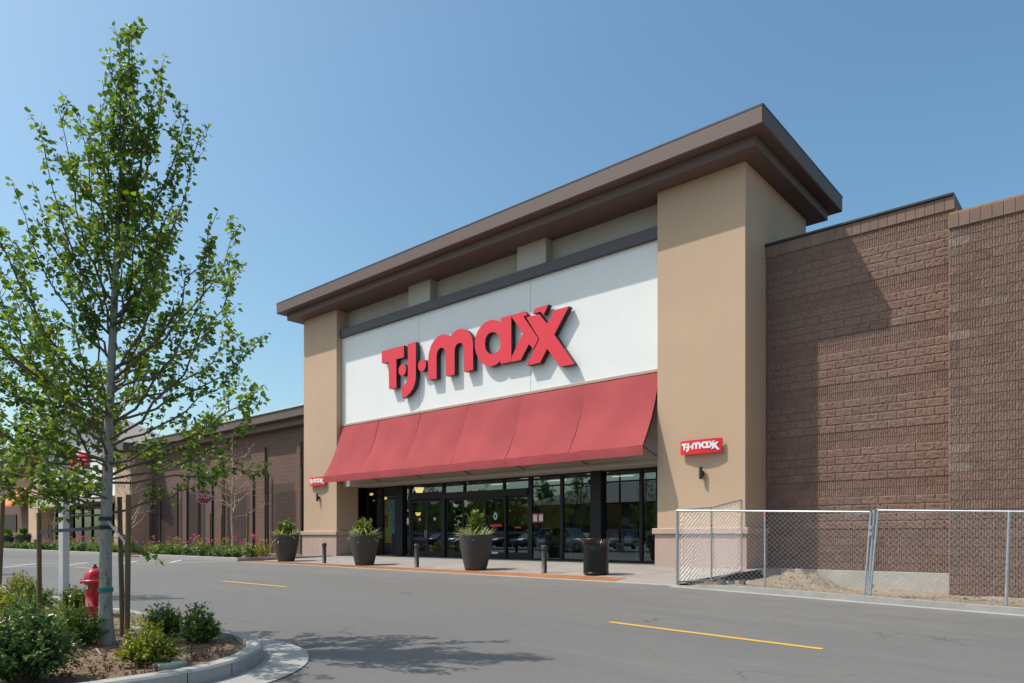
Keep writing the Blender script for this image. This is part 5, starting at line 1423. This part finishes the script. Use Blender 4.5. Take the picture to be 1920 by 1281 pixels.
def kz(x): return zc(x) + .10 * sm(-8.5, -6.5, x) + .0
za, zb_, zc2, zd, ze = 1.735, 1.60, 1.63, 1.545, 1.50
f1 = thing('chain_link_fence', 'chain link fence panel in front of the dirt mound', 'fence', (xa, YF, kz(xa)), group='temporary chain link fence')
fpole('top_rail', (xa, YF, za), (xb, YF, zb_), f1)
fpole('end_post', (xa, YF, kz(xa) + .0), (xa, YF, za + .005), f1, .026); fpole('middle_post', (xm, YF, kz(xm)), (xm, YF, za + (zb_ - za) * .44), f1, .02); fpole('end_post', (xb - .10, YF - .02, kz(xb)), (xb + .02, YF, zb_ + .0), f1, .022)
o = chain((xa, YF - .012), (xb, YF - .012), kz(xa) + .08, za, kz(xb) + .06, zb_, 1).build('wire_mesh', M_GALV, f1); o['kind'] = 'stuff'
MB().tube([(xm, YF - .001, 1.55), (xm, YF - .001, 1.62)], .024, 10).build('tape_band', M_ORANGE, f1)
f2 = thing('chain_link_fence', 'chain link fence panel at the right edge before the ribbed wall', 'fence', (xc_, YF, kz(xc_)), group='temporary chain link fence')
fpole('top_rail', (xc_, YF, zc2), (xe, YF, ze), f2)
fpole('end_post', (xc_ - .13, YF - .02, kz(xc_)), (xc_ + .02, YF, zc2 + .04), f2); fpole('middle_post', (xd, YF, kz(xd) - .02), (xd + .05, YF, zd), f2, .026); fpole('end_post', (xe, YF, kz(xe)), (xe, YF, ze), f2)
o = chain((xc_, YF - .012), (xe, YF - .012), kz(xc_) + .06, zc2, kz(xe) + .06, ze, 2).build('wire_mesh', M_GALV, f2); o['kind'] = 'stuff'
xp = (xb + xc_) / 2 - .03
f4 = thing('fence_post', 'thick steel post with clamps between the two fence panels', 'fence post', (xp, YF + .02, kz(xp)), group='temporary chain link fence')
fpole('pole', (xp - .07, YF + .01, kz(xp) - .02), (xp + .03, YF + .04, 1.64), f4, .034)
for z in (1.25, 1.12, .05): MB().tube([(xp - .02, YF + .02, z), (xp - .015, YF + .02, z + .07)], .05, 12).build('clamp', M_GALV, f4)
f3 = thing('chain_link_fence', 'short chain link panel set back from the fence corner towards the pillar', 'fence', (xa, YF + .06, kz(xa)), group='temporary chain link fence')
e0 = Vector((xa - .03, YF + .08, 0)); e1 = Vector((-7.5, 17.45, 0)); em = e0.lerp(e1, .52)
MB().tube([(e0.x, e0.y, 1.74), (em.x, em.y, 1.83), (e1.x, e1.y, 2.04)], .020, 10).build('top_rail', M_GALV, f3)
MB().tube([(e0.x, e0.y, -.02), (em.x, em.y, .0), (e1.x, e1.y, .22)], .020, 10).build('bottom_rail', M_GALV, f3)
for (p, z0, z1, nm) in ((e0, -.1, 1.76, 'end_post'), (em, -.05, 1.83, 'middle_post'), (e1, .15, 2.04, 'end_post')): fpole(nm, (p.x, p.y, z0), (p.x, p.y, z1), f3, .021 if p is not e0 else .032)
o = chain((e0.x, e0.y), (e1.x, e1.y), 0.0, 1.74, .22, 2.02, 3).build('wire_mesh', M_GALV, f3); o['kind'] = 'stuff'
MB().tube([(em.x, em.y, 1.33), (em.x, em.y, 1.40)], .025, 8).build('tape_band', M_ORANGE, f3)

# ---- stop sign
M_PAPERD = mat('dulled_sign_white', (.42, .42, .42), .6, .08, 3, 60, 0, .001)
c = at(382.5, 931, Y=16.3); n2 = Vector((.88, -.47, 0)).normalized(); tn = Vector((-n2.y, n2.x, 0))
st_ = thing('stop_sign', 'red octagonal STOP sign on a blue grey post in the rose bed', 'sign', (c.x, c.y, BZ1), math.atan2(n2.y, n2.x) + math.pi / 2)
hz = c.z - BZ1
MB().tube([(0, .03, -.1), (0, .03, hz + .35)], .03, 10).build('post', M_BLUEP, st_, False)
def octa(rad): return [(rad * math.cos(math.pi / 8 + k * math.pi / 4), hz + rad * math.sin(math.pi / 8 + k * math.pi / 4)) for k in range(8)]
MB().prism(octa(.40), 'y', .0, -.006).build('sign_border', M_PAPERD, st_, False); MB().prism(octa(.37), 'y', -.0065, -.009).build('sign_face', M_STOPR, st_, False)
o = text_obj('word', 'STOP', M_PAPERD, .34, (0, 0, 0), (R(90), 0, 0), None, .002, sx=.82, bold=.008); o.parent = st_; o.location = (0, -.0115, hz)

# ---- bed planting: front row of round bushes, roses behind
def proto_bush(seed, rx, rz, m, ns, per, size):
    return shrub('boxwood', 'x', 'shrub', (0, 0, -50), rx, rz, ns, per, size, m, seed)
protos = [proto_bush(400 + k, .42, .66, (L_DARKSH, L_SHRUB, L_SHRUB, L_DARKSH)[k], 60, 16, .085) for k in range(4)]
rosep = [shrub('rose_bush', 'x', 'shrub', (0, 0, -50), .5, .85, 34, 14, .085, (L_SHRUB2, L_SHRUB)[k], 500 + k) for k in range(2)]
r = random.Random(33)
for k, rp in enumerate(rosep):
    P, D, U, S = [], [], [], []
    for j in range(7):
        a = r.uniform(0, 6.28); q = r.uniform(.1, .46); p = Vector((q * math.cos(a), q * math.sin(a), -50 + .9 - .5 * q + r.uniform(-.1, .12)))
        for n in range(6): P.append(p + rv(r, .025)); D.append(rv(r)); U.append(rv(r) + Vector((0, 0, .5))); S.append(r.uniform(.06, .10))
    leaf_object('blooms', P, D, U, S, L_PINK, rp, 'oval', 60 + k)
ORD = ['first','second','third','fourth','fifth','sixth','seventh','eighth','ninth','tenth','eleventh','twelfth','thirteenth','fourteenth','fifteenth','sixteenth','seventeenth','eighteenth','nineteenth','twentieth','twenty-first','twenty-second','twenty-third','twenty-fourth','twenty-fifth','twenty-sixth','twenty-seventh','twenty-eighth','twenty-ninth','thirtieth','thirty-first','thirty-second']
def place(proto, loc, rz, s, lab, grp):
    o = copy_tree(proto); o.location = loc; o.rotation_euler = (0, 0, rz); o.scale = (s, s, s); o['label'] = lab; o['group'] = grp; return o
for (x0, x1, step, bz, nm) in ((-40.2, -30.2, .78, BZ1, 'by the stop sign'), (-71.4, -43.6, .95, BZ2, 'by the gabled store')):
    n = int((x1 - x0) / step)
    for i in range(n + 1):
        x = x0 + (x1 - x0) * i / n
        place(protos[r.randrange(4)], (x + r.uniform(-.08, .08), 16.05 + r.uniform(-.1, .12), bz), r.uniform(0, 6.28), r.uniform(.82, 1.15), ORD[n - i] + ' round green bush from the right in the front row ' + nm, 'front row bushes ' + nm)
    m_ = int((x1 - x0) / (1.15 if bz == BZ1 else 2.0))
    for i in range(m_ + 1):
        x = x0 + .3 + (x1 - x0 - .6) * i / m_
        place(rosep[i % 2], (x + r.uniform(-.2, .2), 17.3 + r.uniform(-.3, .5), bz), r.uniform(0, 6.28), r.uniform(.85, 1.2), ORD[m_ - i] + ' pink rose bush from the right in the bed ' + nm, 'rose bushes ' + nm)
for p in protos + rosep:
    for ch in list(p.children): bpy.data.objects.remove(ch)
    bpy.data.objects.remove(p)
for i, (px, py, s) in enumerate(((496, 1040, .28), (512, 1041, .24))):
    p = at(px, py, Y=15.9 if i else 16.0); b = MB(); rock(b, 0, 0, 0, s, random.Random(i)); o = b.build('landscape_rock', M_FOUND); o.location = (min(p.x, -30.1), p.y, BZ1); tag(o, ('larger pale rock' if i == 0 else 'pale rock') + ' in the rose bed ' + ('left of' if i == 0 else 'beside') + ' the first planter', 'rock')
# bare trees in the beds
def bare_tree(px, Y, h, seed, lab, bz, nl_=26):
    r = random.Random(seed); c = at(px, 1000, Y=Y); B = Vector((c.x, Y, bz)); o = thing('bare_tree', lab, 'tree', B)
    trk = [B + Vector((.06 * math.sin(i * .7), .05 * math.cos(i * .8), -.05 + h * i / 12)) for i in range(13)]
    lim = []
    for k in range(nl_):
        f = r.uniform(.26, .9); p0 = trk[min(int(f * 12), 11)]; a = r.uniform(0, 6.28); rad = h * .32 * (1.1 - f) ** .6 * r.uniform(.6, 1.1)
        lim.append((f, p0 + Vector((rad * math.cos(a), rad * math.sin(a), rad * r.uniform(.6, 1.4))), .5))
    grow_tree(o, trk, .085, lim, r, L_BROWN, 'oval', .10, twig_step=.3, twig_len=(.35, .9), leaf_gap=.4, leaf_mult=.28, barkm=M_BARE, twigm=M_BARE, seed=seed, twig_r=.009, limb_r=.022)
bare_tree(436, 18.6, 6.6, 91, 'bare bleached young tree in the rose bed right of the stop sign', BZ1)
bare_tree(246, 18.4, 6.0, 92, 'bare young tree behind the wooden stakes', BZ2, 18)
bare_tree(103, 18.4, 5.2, 93, 'bare sapling left of the white post before the gabled store', BZ2, 14)
for (px, Y, lab) in ((394, 18.2, 'thin dark stake right of the stop sign post'), (415, 18.9, 'thin dark stake left of the bare tree'), (464, 18.8, 'thin dark stake right of the bare tree'), (91, 18.3, 'thin far stake left of the sapling'), (112, 18.6, 'thin far stake right of the sapling')):
    c = at(px, 1000, Y=Y); o = thing('garden_stake', lab, 'stake', (c.x, Y, .08)); MB().tube([(0, 0, -.1), (.03, 0, 2.3)], .045, 8).build('pole', M_STAKE, o, False)
# ================================================================== behind the camera: what the shop glass mirrors
M_TYRE = mat('tyre_rubber', (.02, .02, .02), .85, .1, 4, 60, .2, .002, world=False)
M_CGLASS = mat('car_window_glass', (.015, .02, .025), .05, .05, 2, 40, 0, .001, spec=.8, world=False)
M_LAMP = mat('headlamp_lens', (.6, .6, .6), .1, .05, 2, 40, 0, .001, spec=.8, world=False)
def car(lab, x, y, rz, col, suv=False):
    z = zr(x, y); t = thing('parked_car', lab, 'car', (x, y, z), rz, 'cars in the lot opposite the store')
    m = mat('car_paint_' + lab.split()[0] + str(int(-x)), col, .25, .03, 2, 60, 0, .001, coat=.6, world=False, metal=.2)
    W = .89; hr = 1.68 if suv else 1.46
    prof = [(-2.25, .32), (-1.85, .22), (1.9, .22), (2.28, .36), (2.30, .62), (2.12, .80), (1.15, .95), (-1.75, 1.0), (-2.22, .92), (-2.3, .6)]
    b = bmesh.new(); vs1 = [b.verts.new((px, -W, pz)) for px, pz in prof]; vs2 = [b.verts.new((px, W, pz)) for px, pz in prof]
    b.faces.new(vs1[::1]); b.faces.new(vs2[::-1])
    for i in range(len(prof)): b.faces.new((vs1[(i + 1) % len(prof)], vs1[i], vs2[i], vs2[(i + 1) % len(prof)]))
    bmesh.ops.bevel(b, geom=b.edges[:], offset=.07, segments=2, affect='EDGES'); bmesh.ops.recalc_face_normals(b, faces=b.faces[:])
    me = bpy.data.meshes.new('body'); b.to_mesh(me); b.free(); me.materials.append(m)
    for p in me.polygons: p.use_smooth = True
    link('body', me, t)
    x0, x1, xr0, xr1 = (-2.1, 1.05, -1.95, .35) if suv else (-1.85, 1.1, -1.15, .25)
    gh = [(x0, .97), (x1, .93), (xr1, hr - .04), (xr0, hr - .04)]
    v = [(px, s_ * (W - .06 if pz < 1.1 else W - .22), pz) for s_ in (-1, 1) for px, pz in gh]
    MB().add(v, [(0, 1, 2, 3), (7, 6, 5, 4), (1, 5, 6, 2), (0, 3, 7, 4), (3, 2, 6, 7)]).build('windows', M_CGLASS, t, False)
    MB().bbox(xr0 - .04, xr1 + .04, -W + .2, W - .2, hr - .045, hr, b=.02).build('roof', m, t, False)
    for s_ in (-1, 1):
        for px in ((xr0 + xr1) / 2,):
            MB().tube([(px, s_ * (W - .055), .95), (px, s_ * (W - .215), hr - .03)], .035, 6).build('door_pillar', m, t, False)
        for (qa, qb) in ((gh[0], gh[3]), (gh[1], gh[2])):
            MB().tube([(qa[0], s_ * (W - .07), qa[1]), (qb[0], s_ * (W - .22), qb[1])], .04, 6).build('roof_pillar', m, t, False)
        for px in (-1.4, 1.42):
            w = MB().tube([(px, s_ * (W - .2), .33), (px, s_ * (W + .015), .33)], .33, 22).build('wheel', M_TYRE, t, False)
            MB().tube([(px, s_ * (W - .1), .33), (px, s_ * (W + .025), .33)], .21, 16).build('rim', M_GALV, w, False)
        MB().bbox(2.16, 2.27, s_ * .45, s_ * .82, .62, .76, b=.02).build('headlight', M_LAMP, t, False)
        MB().bbox(-2.29, -2.2, s_ * .5, s_ * .82, .68, .84, b=.02).build('tail_light', M_STOPR, t, False)
        MB().bbox(.75, .95, s_ * (W + .02), s_ * (W + .17), .92, 1.06, b=.03).build('mirror', m, t, False)
    return t
car('silver SUV stopped in the near lane, mirrored in the shop glass', -30.2, 4.75, 0.0, (.5, .5, .5), True)
cols = [('white', (.6, .6, .6)), ('dark blue', (.03, .06, .14)), ('silver', (.42, .43, .44)), ('teal', (.05, .2, .25)), ('black', (.02, .02, .022)), ('grey', (.15, .15, .16)), ('light blue', (.2, .35, .45)), ('red', (.3, .02, .02)), ('beige', (.4, .36, .28))]
for i in range(9):
    x = -58.0 + i * 3.15
    car('%s parked car, number %s in the row mirrored in the shop glass' % (cols[i][0], ['one', 'two', 'three', 'four', 'five', 'six', 'seven', 'eight', 'nine'][i]), x, -5.6, R(90 if i % 3 else -90), cols[i][1], i % 2 == 0)
# lamp post
lp = thing('lamp_post', 'tall dark lamp post with twin heads left of the frame', 'lamp post', (-27.0, 3.0, .06))
MB().tube([(0, 0, -.1), (0, 0, 6.2)], [.09, .065], 12).build('pole', M_DARK, lp, False); MB().lathe([(.28, 0), (.28, .5), (.25, .55), (.001, .56)], 20).build('base', M_CURB, lp, False)
for s_ in (-1, 1):
    MB().tube([(0, 0, 6.1), (s_ * .5, 0, 6.25), (s_ * .9, 0, 6.25)], .03, 8).build('arm', M_DARK, lp, False); MB().bbox(s_ * .7, s_ * 1.35, -.18, .18, 6.18, 6.3, b=.03).build('lamp_head', M_DARK, lp, False)
# trees in the lot, copies of the street tree
for i, (x, y, s, rz, lab) in enumerate(((-44, -9.3, 1.15, 1.0, 'lot tree mirrored in the glass right of the doors'), (-52, -9.4, 1.0, 2.2, 'lot tree mirrored in the sliding doors'), (-60, -9.3, 1.1, 4.0, 'lot tree mirrored in the swing doors'), (-36, -16, 1.1, 5.2, 'lot tree mirrored beside the black column'), (-68, -16, 1.3, .4, 'farther lot tree mirrored in the left window'), (-47, -20, 1.5, 3.0, 'large back tree in the lot mirrored in the glass'))):
    o = copy_tree(tree2); o.location = (x, y, zr(x, y)); o.scale = (s * 1.25, s * 1.25, s); o.rotation_euler = (0, 0, rz); o['label'] = lab; o['group'] = 'trees in the lot behind the camera'
# low building across the lot
ob = thing('opposite_building', 'low brown building with hipped roof across the parking lot', 'building', (-50, -50, 0))
box('wall', M_FARW, ob, -75, -5, -62, -46, -.2, 6.2)
x0, x1, y0, y1 = -77, -3, -64, -44
MB().add([(x0, y0, 6.2), (x1, y0, 6.2), (x1, y1, 6.2), (x0, y1, 6.2), (x0 + 9, -54, 10), (x1 - 9, -54, 10)], [(0, 1, 5, 4), (1, 2, 5), (2, 3, 4, 5), (3, 0, 4), (3, 2, 1, 0)]).build('roof', M_SHING, ob)
for i in range(8): box('window', M_BLACK, ob, -72 + i * 8.4, -67 + i * 8.4, -46.01, -45.93, .6, 3.4)

# line of woodland closing the view behind the lot
r = random.Random(77); P, D, U, S = [], [], [], []
for k in range(140):
    x = r.uniform(-190, 60); y = r.uniform(-95, -78); h = r.uniform(6, 13); w = r.uniform(2.5, 4.5)
    for j in range(150):
        a = r.uniform(0, 6.28); u = r.random(); q = w * math.sqrt(r.random()) * (1 - .6 * u); P.append((x + q * math.cos(a), y + q * math.sin(a), .5 + h * u)); D.append(rv(r)); U.append(rv(r) + Vector((0, 0, .6))); S.append(r.uniform(1.2, 2.2))
o = leaf_object('distant_woodland', P, D, U, S, L_DARKSH, None, 'oval', 12); tag(o, 'distant belt of dark trees behind the parking lot', 'woodland')
